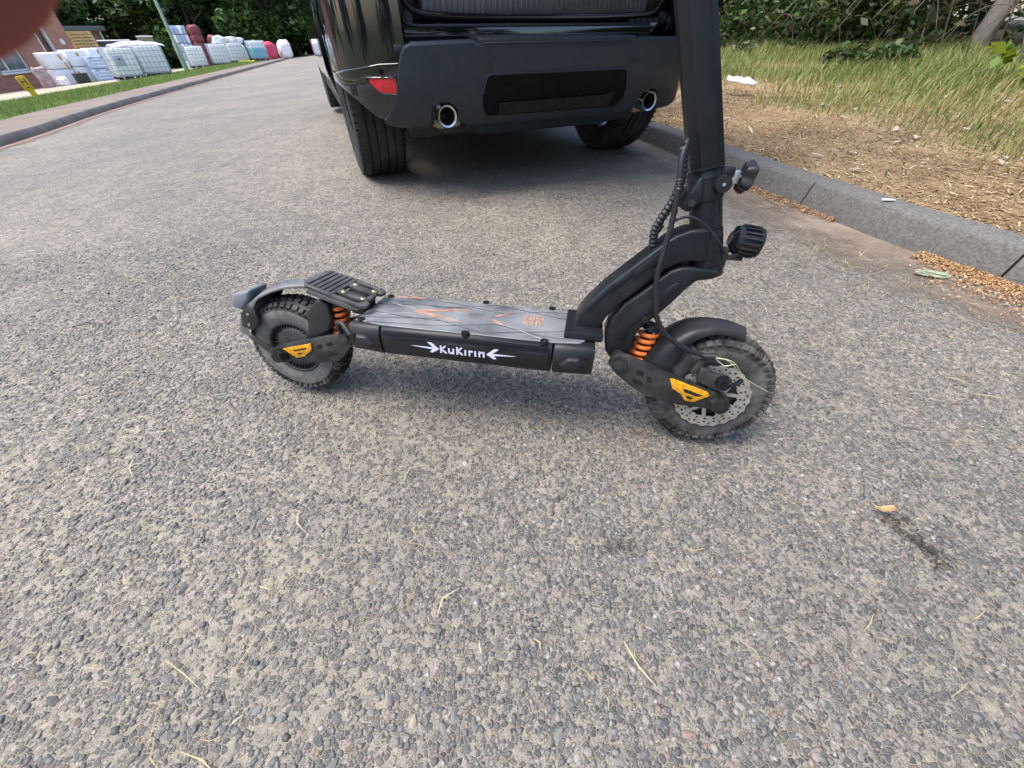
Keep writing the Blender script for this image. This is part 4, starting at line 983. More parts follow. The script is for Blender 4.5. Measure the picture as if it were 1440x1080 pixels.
M_mulch = leafmat('mulch_chip', [(0, (.06, .036, .02)), (.3, (.18, .11, .058)), (.6, (.36, .245, .125)), (.9, (.52, .40, .23)), (1, (.62, .55, .43))], 0, .8)
P, d, nz = verge_pts(95000, .13, 3.2, S0, S1, 1.25); litter(P, rng.lognormal(math.log(.021), .5, len(P)), rng.uniform(.002, .008, len(P)), M_mulch, 'mulch_litter', 'brown straw and bark chips on the verge')
P, d, nz = verge_pts(260, .3, 3.0, S0, S1); M_dead = leafmat('dead_leaf', [(0, (.35, .3, .25)), (.5, (.55, .5, .44)), (1, (.5, .3, .15))], .1, .7); litter(P + [0, 0, .012], rng.uniform(.03, .07, len(P)), rng.uniform(.018, .035, len(P)), M_dead, 'fallen_leaves', 'pale dead leaves scattered on the verge')
# husks gathered along the kerb
def husks(y0, y1, n, wmax):
    s = rng.uniform(arcs(y0), arcs(y1), n); i = (s * 10).astype(int); fr_ = (s - arcs(y0)) / (arcs(y1) - arcs(y0))
    d = -rng.exponential(.035, n) * np.sin(np.clip(fr_, .05, .95) * 3.14) ** .6 * wmax - .004; K2 = RK[i] + (RK[np.minimum(i + 1, len(RK) - 1)] - RK[i]) * ((s * 10) - i)[:, None]
    Q = K2 + RN[i] * d[:, None]; z = .010 + rng.uniform(0, .012, n) * np.exp(d * 14); return np.column_stack([Q, z])
M_husk = leafmat('husk', [(0, (.16, .085, .04)), (.3, (.42, .20, .08)), (.6, (.52, .31, .14)), (.85, (.6, .44, .25)), (1, (.3, .24, .16))], .1, .6)
P = np.concatenate([husks(1.75, 2.75, 2200, 1.1), husks(.8, 1.42, 4200, 1.9), husks(-.6, .9, 3500, 2.0), husks(2.6, 7, 500, .5)])
litter(P, rng.uniform(.004, .016, len(P)), rng.uniform(.002, .0065, len(P)), M_husk, 'orange_husks', 'orange seed husks drifted along the kerb')
# straws on the road
n = 280; P = np.column_stack([rng.uniform(-1.4, 1.5, n), rng.uniform(0, 2.3, n) , np.full(n, .006)]); P[:, 2] += zt(P[:, 0], P[:, 1])
litter(P, rng.uniform(.015, .065, n), rng.uniform(.001, .0027, n), M_straw, 'road_straw', 'thin pale straws lying on the road')
P = np.column_stack([rng.normal(1.18, .12, 90), rng.normal(1.38, .16, 90), np.full(90, .008)]); litter(P, rng.uniform(.02, .08, 90), .0016, M_straw, 'gutter_straw', 'thin straws on the gutter dirt')

# dense undergrowth along the verge: one mass of leaves with bramble stems
cs_, rs_ = [], []
for k in range(820):
    s = rng.uniform(arcs(-3), arcs(17)); i = int(s * 10); d = (rng.uniform(3.9, 5.6) if k % 3 else rng.uniform(5.4, 9.0)) if k % 12 else rng.uniform(3.3, 4.0); zb = .30
    h = (rng.uniform(0, 1.1) if k % 2 else rng.uniform(.8, 3.4)) if k % 12 else -.12; q = RK[i] + RN[i] * (d + .25 * h); ab = np.array([2.0, 2.1]); tt = float(np.clip(((q - [3.6, 3.7]) @ ab) / (ab @ ab), 0, 1))
    if d < 5.3 and np.linalg.norm(q - (np.array([3.6, 3.7]) + ab * tt)) < .7: continue
    cs_.append((q[0], q[1], zb + .15 + h)); rs_.append(rng.uniform(.3, .65) if k % 12 else rng.uniform(.1, .25))
V, F = leaf_cloud(clump_points(cs_, rs_, 210), .062)
props(big_mesh('undergrowth', V, F, M_leafh), 'dark green tangled undergrowth behind the grass', 'undergrowth', kind='stuff')
mb = MB()
for k in range(60):
    s = rng.uniform(arcs(2.0), arcs(12)); i = int(s * 10); q = RK[i] + RN[i] * rng.uniform(3.7, 4.8); a = rng.uniform(0, 6.28); L_ = rng.uniform(.5, 1.5); z0 = .3
    dx, dy = math.cos(a) * L_, math.sin(a) * L_
    mb.tube([(q[0], q[1], z0), (q[0] + dx * .3, q[1] + dy * .3, z0 + L_ * .55), (q[0] + dx * .7, q[1] + dy * .7, z0 + L_ * .62), (q[0] + dx, q[1] + dy, z0 + L_ * .3)], (lambda r0: (lambda t: r0 * (1 - .7 * t)))(rng.uniform(.003, .009)), 5, sub=4)
props(mb.build('bramble_stems', M_twig), 'bare brown bramble stems arching out of the undergrowth', 'stems', kind='stuff')

def tree(x, y, z, h, rad, label, ncl, per, leaf, group=None, low=.25, lean=(0, 0), tr_=.16, m=None, barkm=None, name='tree'):
    t = empty(name, (x, y, z), 0, label, 'tree', group)
    top = Vector((lean[0] * h, lean[1] * h, h * .8)); mb = MB()
    mb.tube([(0, 0, -.3), (lean[0] * h * .2, lean[1] * h * .2, h * .2), (lean[0] * h * .5 + .1, lean[1] * h * .5, h * .45), tuple(top)], lambda u: tr_ * (1.15 - .95 * u), 10, sub=5)
    for k in range(7):
        u = rng.uniform(low + .05, .75); p = Vector((lean[0] * h * u, lean[1] * h * u, h * .8 * u)); a = k * 2.4; L_ = rad * rng.uniform(.5, .9)
        mb.tube([p, p + Vector((math.cos(a) * L_ * .5, math.sin(a) * L_ * .5, L_ * .3)), p + Vector((math.cos(a) * L_, math.sin(a) * L_, L_ * .45))], lambda v: tr_ * .4 * (1.1 - .9 * v), 6, sub=3)
    mb.build('trunk', barkm or M_bark, t)
    C, rr = [], []
    for k in range(ncl):
        zz = rng.uniform(low, 1.0); q = rad * math.sqrt(rng.uniform(.1, 1)) * math.sin(max(.12, min(1, (zz - low) / (1 - low) * .85 + .15)) * math.pi) ** .5; a = rng.uniform(0, 6.283)
        C.append((math.cos(a) * q + lean[0] * h * zz, math.sin(a) * q + lean[1] * h * zz, h * zz)); rr.append(rad * rng.uniform(.18, .36))
    V, F = leaf_cloud(clump_points(C, rr, per), leaf); big_mesh('crown', V, F, m or M_leaft, parent=t)
    return t
tree(5.42, 5.95, .36, 6.0, 1.9, 'tree with a grey leaning trunk at the edge of the undergrowth', 40, 130, .09, low=.42, lean=(.15, .02), tr_=.095, barkm=mat('grey_bark', (.26, .23, .19), .9, var=.35, vscale=18, bump=.8, bscale=60))
# bright young shrub at the right edge
sh = empty('shrub', (4.12, 3.72, .24), 0, 'young shrub with bright yellow green leaves at the verge', 'shrub')
mb = MB()
for k in range(6): a = k * 1.05; mb.tube([(0, 0, -.05), (.06 * math.cos(a), .06 * math.sin(a), .2), (.16 * math.cos(a), .16 * math.sin(a), .42)], .006, 6)
mb.build('stems', M_twig, sh)
C = [(rng.normal(0, .14), rng.normal(0, .14), rng.uniform(.06, .32)) for k in range(11)]
V, F = leaf_cloud(clump_points(C, [.09] * 11, 16), .07); big_mesh('leaves', V, F, leafmat('shrub_leaf', [(0, (.05, .13, .02)), (.5, (.14, .24, .03)), (1, (.42, .42, .03))], .35), parent=sh)

# left verge grass
def left_pts(n, d0, d1, y0, y1):
    yy = rng.uniform(0, 1, n) ** 1.35 * (y1 - y0) + y0; i = np.interp(yy, LK[:, 1], np.arange(len(LK))).astype(int); d = rng.uniform(d0, d1, n)
    P = LK[i] + (LK[np.minimum(i + 1, len(LK) - 1)] - LK[i]) * rng.uniform(0, 1, n)[:, None] + LN[i] * d[:, None]; return np.column_stack([P, zt(P[:, 0], P[:, 1]) + .11]), d
P, d = left_pts(60000, 1.15, 5.5, 3, 40)
V, F = blades(P, rng.uniform(.04, .15, len(P)) * np.interp(d, [1.2, 1.8, 3.8, 4.6, 5.5], [.4, 1, 1, .35, .3]), .014)
props(big_mesh('left_grass', V, F, M_grassL), 'bright green grass strip beside the far pavement', 'grass', kind='stuff')

# unseen trees round the camera, added to darken the reflections in the car's paint
for k, (x, y, lb) in enumerate(((6.5, -7.5, 'unseen added tree behind the viewer, nearest the kerb'), (3.5, -13, 'unseen added tree behind the viewer, in the middle of three'), (-4, -15, 'unseen added tree behind the viewer, across the road'), (-12, -11, 'unseen added tree behind the viewer, far left'), (-17, -4, 'unseen added tree left of the view, behind the viewer'), (-19, 4, 'unseen added tree left of the view, level with the viewer'), (-20.5, 11, 'unseen added tree left of the view, nearest the brick building'))):
    tree(x, y, .2, 7.5, 3.4, lb, 40, 70, .34, 'unseen trees added for the car paint to mirror', low=.04, tr_=.2)
# woodland behind the yard, each tree its own
WOOD = [(-43, 38, 'tree behind the brown shed roof, leftmost of the woodland'), (-38, 47, 'woodland tree behind the wooden pallets'), (-33, 50, 'woodland tree behind the dark crates'), (-28.5, 47, 'woodland tree behind the lamp post'), (-25, 49, 'woodland tree behind the blue drum stack'),
        (-21.5, 47.5, 'woodland tree behind the white tanks in mid row'), (-23.5, 55, 'bright woodland tree behind the half filled blue tank'), (-19.5, 64, 'woodland tree beyond the end of the road'), (-13, 58, 'woodland tree hidden partly by the car, at the road bend'), (-30, 57, 'tall woodland tree rising behind the tank row'), (-8, 50, 'woodland tree behind the parked car'), (-37, 40, 'woodland tree beside the shed end'), (-46, 48, 'woodland tree far left beyond the shed'), (-34, 60, 'woodland tree deep behind the dark crates'), (-27, 66, 'woodland tree deep behind the can stack'), (-16, 70, 'farthest woodland tree down the road')]
for k, (x, y, lb) in enumerate(WOOD):
    tree(x, y, Z(x, y), rng.uniform(8, 11), rng.uniform(3.2, 4.2), lb, 80, 120, .30, 'woodland trees behind the yard', low=.04, tr_=.22)

cs_ = []
for k in range(330):
    a = rng.uniform(R(-62), R(8)); r_ = rng.uniform(74, 84); x, y = r_ * math.sin(a), r_ * math.cos(a); cs_.append((x, y, Z(max(x, -45), y) + rng.uniform(0, 1) ** 1.2 * 13))
V, F = leaf_cloud(clump_points(cs_, rng.uniform(1.6, 3.0, len(cs_)), 60), .62)
cs_ = []
for k in range(260):
    a = rng.uniform(R(14), R(112)); r_ = rng.uniform(15, 24); cs_.append((r_ * math.sin(a) + 2, r_ * math.cos(a), .4 + rng.uniform(0, 1) ** 1.2 * 7))
V2, F2 = leaf_cloud(clump_points(cs_, rng.uniform(.9, 1.7, len(cs_)), 90), .26); F2 = F2 + len(V); V = np.concatenate([V, V2]); F = np.concatenate([F, F2])
props(big_mesh('far_wood', V, F, M_leaft), 'dark wood closing the view behind the yard and the verge', 'wood', kind='stuff')

# ------------------------------------------------------------------ the yard on the left
def copy_tree(o, parent=None):
    c = o.copy(); COL.objects.link(c); c.parent = parent
    for ch in list(o.children): copy_tree(ch, c)
    return c
M_ibc = leafmat('tank_plastic', [(0, (.92, .94, .94)), (1, (.94, .95, .95))], .35, .35)
M_ibcb = mat('tank_blue_liquid', (.22, .60, .68), .35, var=.1, vscale=3)
M_cage = mat('cage_steel', (.42, .44, .50), .4, metal=.6, var=.1)
M_blkpl = mat('black_plastic', (.02, .02, .022), .6)
M_paper = mat('label_plate', (.42, .48, .58), .6)
M_redp = mat('label_red', (.55, .10, .04), .6)
def make_ibc(label, fill=False, plate=True):
    t = empty('tank', (0, 0, 0), 0, label, 'tank', 'caged liquid tanks on the verge')
    W, D, H0, H1 = 1.0, 1.15, .15, 1.08
    mb = MB(); mb.box((W / 2, D / 2, (H0 + H1) / 2 + .01), (W - .06, D - .06, H1 - H0 - .04), .06, seg=3); mb.cyl((W / 2, D / 2, H1 - .03), (W / 2, D / 2, H1 + .03), .1, n=20); b = mb.build('bottle', M_ibc, t)
    if fill: mb = MB(); mb.box((W / 2, D / 2, .44), (W - .052, D - .052, .55), .05, seg=3); mb.build('liquid_level', M_ibcb, b)
    mb = MB(); r = .009
    for i in range(7):
        x = W * i / 6
        for y in (0, D): mb.cyl((x, y, H0), (x, y, H1), r, n=6)
    for i in range(1, 7):
        y = D * i / 7
        for x in (0, W): mb.cyl((x, y, H0), (x, y, H1), r, n=6)
    for i in range(6):
        z = H0 + (H1 - H0) * i / 5; rr = r * (1.4 if i in (0, 5) else 1)
        for a, c in (((0, 0), (W, 0)), ((W, 0), (W, D)), ((W, D), (0, D)), ((0, D), (0, 0))): mb.cyl((*a, z), (*c, z), rr, n=6)
    for x in (W * .33, W * .66): mb.cyl((x, 0, H1), (x, D, H1), r, n=6)
    mb.build('cage', M_cage, t)
    mb = MB(); mb.box((W / 2, D / 2, .135), (W, D, .03), .008); mb.box((W / 2, D / 2, .012), (W, D, .024), .006); mb.build('pallet', M_cage, t)
    for x in (.09, .5, .91):
        for y in (.08, D - .08):
            mb = MB(); mb.box((x, y, .072), (.15, .13, .096), .01); mb.build('foot', M_blkpl, t)
    if plate:
        mb = MB(); mb.box((.36, -.014, .66), (.34, .006, .34), .002); p = mb.build('label_plate', M_paper, t)
        mb = MB(); mb.box((.36, -.0185, .72), (.10, .003, .07)); mb.build('warning_mark', M_redp, p)
    return t
def put(o, x, y, az, z=None): o.location = (x, y, Z(x, y) + .15 if z is None else z); o.rotation_euler = (0, 0, R(az))
i1 = make_ibc('white caged tank with a blue grey label plate at the near end of the row'); put(i1, -16.9, 21.3, 48)
i2 = make_ibc('white caged tank without a plate, second from the near end', plate=False); put(i2, -16.19, 22.09, 48)
for (x, y, az, lb, fl, pl_) in ((-17.9, 24.6, 42, 'white caged tank half hidden behind the foot of the lamp post', False, False), (-20.5, 32.3, 38, 'white caged tank just right of the lamp post', False, False),
                           (-19.35, 33.0, 38, 'white caged tank in the middle of the row under the white bags', False, False), (-19.55, 35.6, 40, 'pale blue tinted caged tank at the far end of the row', False, False)):
    o = copy_tree(i2); o['label'] = lb; put(o, x, y, az)
i7 = make_ibc('caged tank half full of blue liquid standing alone', fill=True, plate=False); put(i7, -18.1, 35.9, 44)
# a sheet of film thrown over the first tanks
mb = MB(); V = []; F = []; nx, ny = 26, 10
for i in range(nx):
    for j in range(ny):
        u, v = i / (nx - 1), j / (ny - 1); V.append((u * 2.0 - .1, v * 1.2 - .04, 1.13 + .10 * math.sin(u * 3.1) + .05 * mnoise.noise((u * 6, v * 5, 1)) - .10 * (abs(v - .5) * 2) ** 4))
for i in range(nx - 1):
    for j in range(ny - 1): F.append((i * ny + j, (i + 1) * ny + j, (i + 1) * ny + j + 1, i * ny + j + 1))
o = mesh_obj('plastic_film', V, F, mat('film_white', (.75, .74, .80), .3), None, 60); md = o.modifiers.new('thick', 'SOLIDIFY'); md.thickness = .01
put(o, -17.3, 22.5, 48); o.location.z = i1.location.z + .02; props(o, 'crumpled white plastic film over the two nearest tanks', 'film')

def lumpy(name, c, d, m, label, cat, group=None, amp=.12, rz=0, parent=None):
    bm = bmesh.new(); bmesh.ops.create_icosphere(bm, subdivisions=4, radius=1)
    sx = random.uniform(0, 50)
    for v in bm.verts:
        p = v.co; q = Vector((math.copysign(abs(p.x) ** .6, p.x), math.copysign(abs(p.y) ** .6, p.y), math.copysign(abs(p.z) ** .6, p.z)))
        q *= 1 + amp * mnoise.noise(p * 2.2 + Vector((sx, 0, 0))) + amp * .5 * mnoise.noise(p * 6 + Vector((0, sx, 0)))
        v.co = Vector((q.x * d[0] / 2, q.y * d[1] / 2, (max(q.z, -.85) + .85) * d[2] / 1.8))
    mb = MB(); mb.bm(bm); o = mb.build(name, m, parent, 60); o.location = c; o.rotation_euler = (0, 0, R(rz))
    if parent is None: props(o, label, cat, group)
    return o
M_bag = mat('white_bag', (.88, .86, .87), .45, var=.1, vscale=6, bump=.4, bscale=20)
M_pinkbag = mat('pink_bag', (.68, .48, .47), .5, var=.3, vscale=4)
M_redbag = mat('red_bag', (.62, .06, .12), .45, var=.25, vscale=5)
M_redsack = mat('dark_red_sack', (.22, .05, .05), .6, var=.35, vscale=5)
M_blue = mat('pale_blue_plastic', (.40, .50, .66), .45, var=.15, vscale=5)
M_wrap = mat('stretch_wrap', (.90, .87, .89), .35, var=.12, vscale=2.5, bump=.6, bscale=14)
M_tape = mat('orange_tape', (.62, .32, .08), .5, var=.3, vscale=20)
M_wood = mat('pallet_wood', (.66, .47, .21), .8, var=.3, vscale=8, bump=.3, bscale=60)
def gz(x, y): return Z(x, y) + .12
for (x, y, zo, d, lb) in ((-19.0, 33.9, 1.10, (.75, .5, .34), 'white bag lying on the middle tanks'), (-18.6, 34.5, 1.10, (.6, .5, .28), 'smaller white bag beside it on the middle tanks'), (-19.2, 36.4, 1.10, (.8, .5, .26), 'flat white sack on the pale blue tank')):
    lumpy('bag', (x, y, gz(x, y) + zo), d, M_bag, lb, 'bag', 'bags on the tanks', .35, 40)
mb = MB(); mb.lathe([(0, 0), (.07, 0), (.075, .2), (.05, .27), (.02, .3), (.02, .34), (0, .34)], 20, axis='z'); o = mb.build('bottle', M_blue); o.location = (-18.95, 35.9, gz(-18.9, 35.9) + 1.08); props(o, 'pale blue bottle standing on the far tank', 'bottle')
lumpy('rubble_bag', (-18.9, 40.3, gz(-18.9, 40.3)), (.95, .9, 1.0), M_redbag, 'red and pink sack at the far end of the yard', 'sack', None, .12, 40)
lumpy('rubble_bag', (-18.1, 41.2, gz(-18.1, 41.2)), (.95, .9, 1.05), M_bag, 'white sack at the far end of the yard beside the red one', 'sack', None, .12, 40)
lumpy('rubble_bag', (-20.3, 38.4, gz(-20.3, 38.4)), (.9, .9, 1.05), M_bag, 'greyish white sack behind the pale blue tank', 'sack', None, .12, 40)
lumpy('rubble_bag', (-18.7, 23.9, gz(-18.7, 23.9)), (.75, .7, .75), M_pinkbag, 'pinkish sack left of the nearest tank', 'sack', None, .15, 40)
lumpy('rubble_bag', (-23.5, 24.9, gz(-23.5, 24.9)), (.55, .5, .82), mat('clear_sack', (.42, .30, .30), .35, var=.4, vscale=4), 'half empty clear sack beside the brick wall', 'sack', None, .25, 40)
lumpy('rubble_bag', (-23.0, 25.3, gz(-23.0, 25.3)), (.42, .4, .36), M_bag, 'small white sack at the foot of the wrapped load', 'sack', None, .2, 40)
o = lumpy('yellow_hose', (-18.0, 34.4, gz(-18, 34.4)), (.9, .4, .14), mat('yellow_plastic', (.72, .60, .05), .5), 'flat yellow plastic heap at the foot of the tanks', 'heap', None, .4, 45)

# film-wrapped loads, two layers high
def wrapped(x, y, az, wd, hh, label, marks):
    t = empty('wrapped_load', (x, y, gz(x, y)), R(az), label, 'load', 'film wrapped loads by the brick building')
    for k in range(2):
        mb = MB(); mb.box((wd / 2, .45, hh / 4 + k * hh / 2 + .01), (wd * .98, .9, hh / 2 - .02), .05, seg=3)
        for v in range(len(mb.v)):
            p = mb.v[v]; q = mnoise.noise((p[0] * 4, p[1] * 4, p[2] * 5 + k)); mb.v[v] = (p[0] + q * .02, p[1] + q * .03, p[2])
        mb.build('wrapped_layer', M_wrap, t)
    for (a, b, w_, h_) in marks:
        mb = MB(); mb.box((a, -.012, b), (w_, .008, h_), .002, Matrix.Rotation(R(random.uniform(-12, 12)), 3, 'Y')); mb.build('tape', M_tape, t)
    return t
wrapped(-24.0, 26.0, 60, .98, 1.35, 'leftmost film wrapped load with orange tape by the brick wall', [(.75, 1.15, .10, .22), (.84, .8, .09, .3), (.88, .3, .08, .35)])
wrapped(-23.48, 26.92, 60, .98, 1.38, 'middle film wrapped load partly behind the blue crates', [(.5, 1.2, .12, .15), (.1, .4, .1, .22)])
wrapped(-22.96, 27.84, 60, .98, 1.38, 'right film wrapped load next to the pinkish sack', [(.45, 1.22, .12, .14)])
# blue crates, dark box
for k, (dz, lb) in enumerate(((0, 'lower pale blue crate in front of the wrapped loads'), (.53, 'upper pale blue crate in front of the wrapped loads'))):
    t = empty('crate', (-22.55, 27.05, gz(-22.5, 27) + dz), R(58), lb, 'crate', 'pale blue crates'); mb = MB(); mb.box((.4, .3, .26), (.8, .6, .5), .02); mb.build('crate_body', M_blue, t)
    for z in (.12, .26, .40): mb = MB(); mb.box((.4, -.004, z), (.66, .014, .03), .004); mb.build('crate_rib', M_wrap, t)
    for x in (.15, .62): mb = MB(); mb.box((x, -.006, .44), (.1, .014, .04), .004); mb.build('crate_handle', M_blkpl, t)
t = empty('dark_box', (-22.95, 26.1, gz(-22.9, 26.1)), R(58), 'dark green box on the grass in front of the wrapped loads', 'box'); mb = MB(); mb.box((.3, .2, .2), (.55, .4, .4), .02); mb.build('box_body', mat('dark_green', (.03, .035, .025), .6), t); mb = MB(); mb.box((.3, .2, .41), (.58, .43, .03), .01); mb.build('box_lid', M_blkpl, t)
# wooden pallets
def pallet_parts(t):
    for i in range(7): mb = MB(); mb.box((.6 * 2 * (i + .5) / 7, .5, .135), (.11, 1.0, .018)); mb.build('board', M_wood, t)
    for j in range(3): mb = MB(); mb.box((.6, .06 + .44 * j, .07), (1.2, .09, .09)); mb.build('bearer', M_wood, t)
    for i in range(3): mb = MB(); mb.box((.07 + .53 * i, .5, .012), (.1, 1.0, .018)); mb.build('board', M_wood, t)
ordn = ['lowest', 'second', 'third', 'fourth', 'fifth', 'sixth', 'seventh', 'eighth', 'ninth', 'tenth', 'eleventh', 'twelfth', 'thirteenth', 'fourteenth', 'fifteenth', 'topmost']
pb = empty('wooden_pallet', (-28.0, 33.2, gz(-28, 33.2)), R(45), 'lowest pallet of the wooden stack behind the wrapped loads', 'pallet', 'stacked wooden pallets'); pallet_parts(pb)
for k in range(1, 16):
    o = copy_tree(pb); o.location.z += .152 * k; o.location.x += random.uniform(-.03, .03); o['label'] = ('topmost pallet of the wooden stack behind the wrapped loads' if k == 15 else f'{ordn[k]} pallet from the ground in the wooden stack behind the wrapped loads')
# dark containers behind the tanks
for (x, y, az, d, m_, lb) in ((-29.6, 37.2, 38, (1.9, 1.4, 2.0), mat('dark_sheet', (.03, .033, .035), .5, var=.3, vscale=3), 'large dark crate behind the nearest tanks'), (-27.6, 38.6, 38, (.95, 1.2, 2.05), mat('tan_crate', (.22, .19, .13), .7), 'tan crate beside the large dark crate')):
    t = empty('tall_crate', (x, y, gz(x, y)), R(az), lb, 'crate'); mb = MB(); mb.box((d[0] / 2, d[1] / 2, d[2] / 2), d, .02); mb.build('crate_body', m_, t)
    for i in range(4): mb = MB(); mb.box((d[0] * (i + .5) / 4, -.012, d[2] / 2), (.05, .03, d[2] * .96), .004); mb.build('batten', m_, t)
    mb = MB(); mb.box((d[0] / 2, d[1] / 2, d[2] + .02), (d[0] + .05, d[1] + .05, .05), .01); mb.build('crate_lid', M_wrap, t)
# blue wrapped drums with red sacks, high behind the tanks
t = empty('drum_stack', (-23.35, 36.15, gz(-23.35, 36.15)), R(40), 'tall stack of pale blue cans wrapped in film behind the lamp post', 'stack')
for i in range(4):
    for j in range(5): mb = MB(); mb.box((.12 + .24 * i, .4, .25 + .46 * j), (.225, .8, .44), .04, seg=2); mb.build('can', M_blue if (i + j) % 3 else M_wrap, t)
for j in range(5): lumpy('red_sack', (-22.25, 37.0, gz(-22.2, 37.0) + .44 * j), (.75, .7, .5), M_redsack, ['lowest', 'second', 'third', 'fourth', 'topmost'][j] + (' dark red sack of the pile' if j in (0, 4) else ' dark red sack from the ground in the pile') + ' beside the blue can stack', 'sack', 'dark red sacks', .12, 40)
lumpy('red_sack', (-21.5, 37.5, gz(-21.5, 37.5)), (.7, .7, 1.6), M_redsack, 'lower heap of red sacks right of the can stack', 'sack', None, .15, 40)

# lamp post
lp = empty('lamp_post', (-19.35, 29.85, gz(-19.35, 29.85)), 0, 'grey green steel lamp post standing on the verge among the tanks', 'lamp post')
M_post = mat('post_green', (.24, .30, .22), .5, var=.15, vscale=4)
mb = MB(); mb.lathe([(.0, 0), (.13, 0), (.13, 1.2), (.085, 1.35), (.06, 8), (0, 8)], 24, axis='z'); pp = mb.build('post', M_post, lp); mb = MB(); mb.tube([(0, 0, 8), (.15, 0, 8.5), (.9, 0, 8.7)], .04, 10); mb.build('bracket_arm', M_post, lp)
mb = MB(); mb.box((1.2, 0, 8.7), (.65, .25, .12), .04); mb.build('lantern', M_cage, lp); mb = MB(); mb.box((0, -.128, .75), (.1, .012, .5), .004); mb.build('door', M_post, lp)
# hydrant marker with its H
hm = empty('hydrant_marker', (-12.6, 12.8, gz(-12.6, 12.8) - .02), R(48), 'yellow hydrant marker post with a black H in the grass', 'marker post')
hm.rotation_euler = (R(-4), R(-8), R(48)); M_yel = mat('marker_yellow', (.72, .44, .02), .55, var=.1)
mb = MB(); mb.box((0, 0, .12), (.13, .06, .30), .008); mb.build('marker_post', M_yel, hm); mb = MB(); mb.prism([(-.10, .22), (.10, .22), (.10, .50), (.07, .53), (-.07, .53), (-.10, .50)], -.035, .035, bev=.008); hd = mb.build('marker_plate', M_yel, hm)
for (x, z, w_, h_) in ((-.045, .41, .018, .13), (.045, .41, .018, .13), (0, .41, .075, .018), (0, .285, .06, .02)): mb = MB(); mb.box((x, -.0365, z), (w_, .005, h_)); mb.build('lettering', M_blkpl, hd)

# brick building with a window, door frame and wall light
def brick_mat():
    m, n, N, L, P = newmat('brick_wall')
    tc = N.new('ShaderNodeTexCoord'); mp = N.new('ShaderNodeMapping'); mp.inputs['Rotation'].default_value = (R(90), 0, 0); L.new(tc.outputs['Object'], mp.inputs[0])
    b = N.new('ShaderNodeTexBrick'); L.new(mp.outputs[0], b.inputs[0]); b.inputs['Scale'].default_value = 1; b.inputs['Brick Width'].default_value = .225; b.inputs['Row Height'].default_value = .075; b.inputs['Mortar Size'].default_value = .008
    b.inputs['Color1'].default_value = (.40, .16, .105, 1); b.inputs['Color2'].default_value = (.50, .23, .16, 1); b.inputs['Mortar'].default_value = (.30, .24, .20, 1)
    nz = noise_n(N, L, tc.outputs['Object'], 1.2, 5); r = ramp(N, [(.3, (.82, .82, .82)), (.7, (1.1, 1.1, 1.1))]); L.new(nz.outputs[0], r.inputs[0])
    L.new(mixc(N, L, 1., b.outputs[0], r.outputs[0], 'MULTIPLY'), P.inputs['Base Color']); P.inputs['Roughness'].default_value = .9
    bp = N.new('ShaderNodeBump'); bp.inputs['Distance'].default_value = .01; bp.inputs['Strength'].default_value = .5; L.new(b.outputs['Fac'], bp.inputs['Height']); bp.invert = True; L.new(bp.outputs[0], P.inputs['Normal'])
    return m
M_brick = brick_mat(); M_upvc = mat('white_frame', (.78, .78, .76), .35, var=.04)
M_pane = mat('window_glass', (.12, .14, .14), .06, var=.4, vscale=2, coat=1)
ang = math.atan2(30.5 - 17.0, -26.6 + 22.2)
bl = empty('brick_building', (-26.0, 24.4, Z(-26, 24.4)), R(95), 'red brick building with a white framed window at the far left', 'building')
Lw = 9.1; BH = 3.9; wx0, wx1, wz0, wz1 = 1.15, 3.0, .86, 2.1; dx0, dx1 = 4.72, 5.5
def wallbox(x0, x1, z0, z1, y0=0, y1=.3, m=M_brick, name='wall'):
    mb = MB(); mb.box(((x0 + x1) / 2, (y0 + y1) / 2, (z0 + z1) / 2), (x1 - x0, y1 - y0, z1 - z0)); return mb.build(name, m, bl)
for a in ((-4, wx0, -.5, BH), (wx0, wx1, -.5, wz0), (wx0, wx1, wz1, BH), (wx1, dx0, -.5, BH), (dx0, dx1, 3.1, BH), (dx1, Lw - 2, -.5, BH)): wallbox(*a)
wallbox(-4, Lw - 2, -.5, BH, 7.7, 8.0); wallbox(-4, -3.7, -.5, BH, .302, 7.698); wallbox(Lw - 2.3, Lw - 2, -.5, BH, .302, 7.698)
mb = MB(); mb.box(((Lw - 6) / 2, 4, BH + .1), (Lw + 2.6, 8.6, .2), .02); mb.build('roof', M_blkpl, bl)
wn = empty('window', parent=bl)
for (x, z, w_, h_) in (((wx0 + wx1) / 2, wz0 + .04, wx1 - wx0, .08), ((wx0 + wx1) / 2, wz1 - .04, wx1 - wx0, .08), (wx0 + .04, (wz0 + wz1) / 2, .08, wz1 - wz0 - .16), (wx1 - .04, (wz0 + wz1) / 2, .08, wz1 - wz0 - .16), (wx0 + .60, (wz0 + wz1) / 2, .09, wz1 - wz0 - .16)):
    mb = MB(); mb.box((x, .10, z), (w_, .08, h_), .006); mb.build('frame', M_upvc, wn)
mb = MB(); mb.box(((wx0 + wx1) / 2, -.02, wz0 - .04), (wx1 - wx0 + .25, .22, .08), .01); mb.build('sill', M_upvc, wn)
for (a, b) in ((wx0 + .08, wx0 + .55), (wx0 + .65, wx1 - .08)): mb = MB(); mb.box(((a + b) / 2, .12, (wz0 + wz1) / 2), (b - a, .012, wz1 - wz0 - .16)); mb.build('pane', M_pane, wn)
dr = empty('doorway', parent=bl); mb = MB(); mb.box(((dx0 + dx1) / 2, .2, 1.3), (dx1 - dx0 - .14, .05, 3.5), .01); mb.build('door', mat('brown_door', (.12, .07, .05), .6), dr)
for x in (dx0 + .04, dx1 - .04): mb = MB(); mb.box((x, .06, 1.3), (.08, .14, 3.58), .008); mb.build('frame', M_upvc, dr)
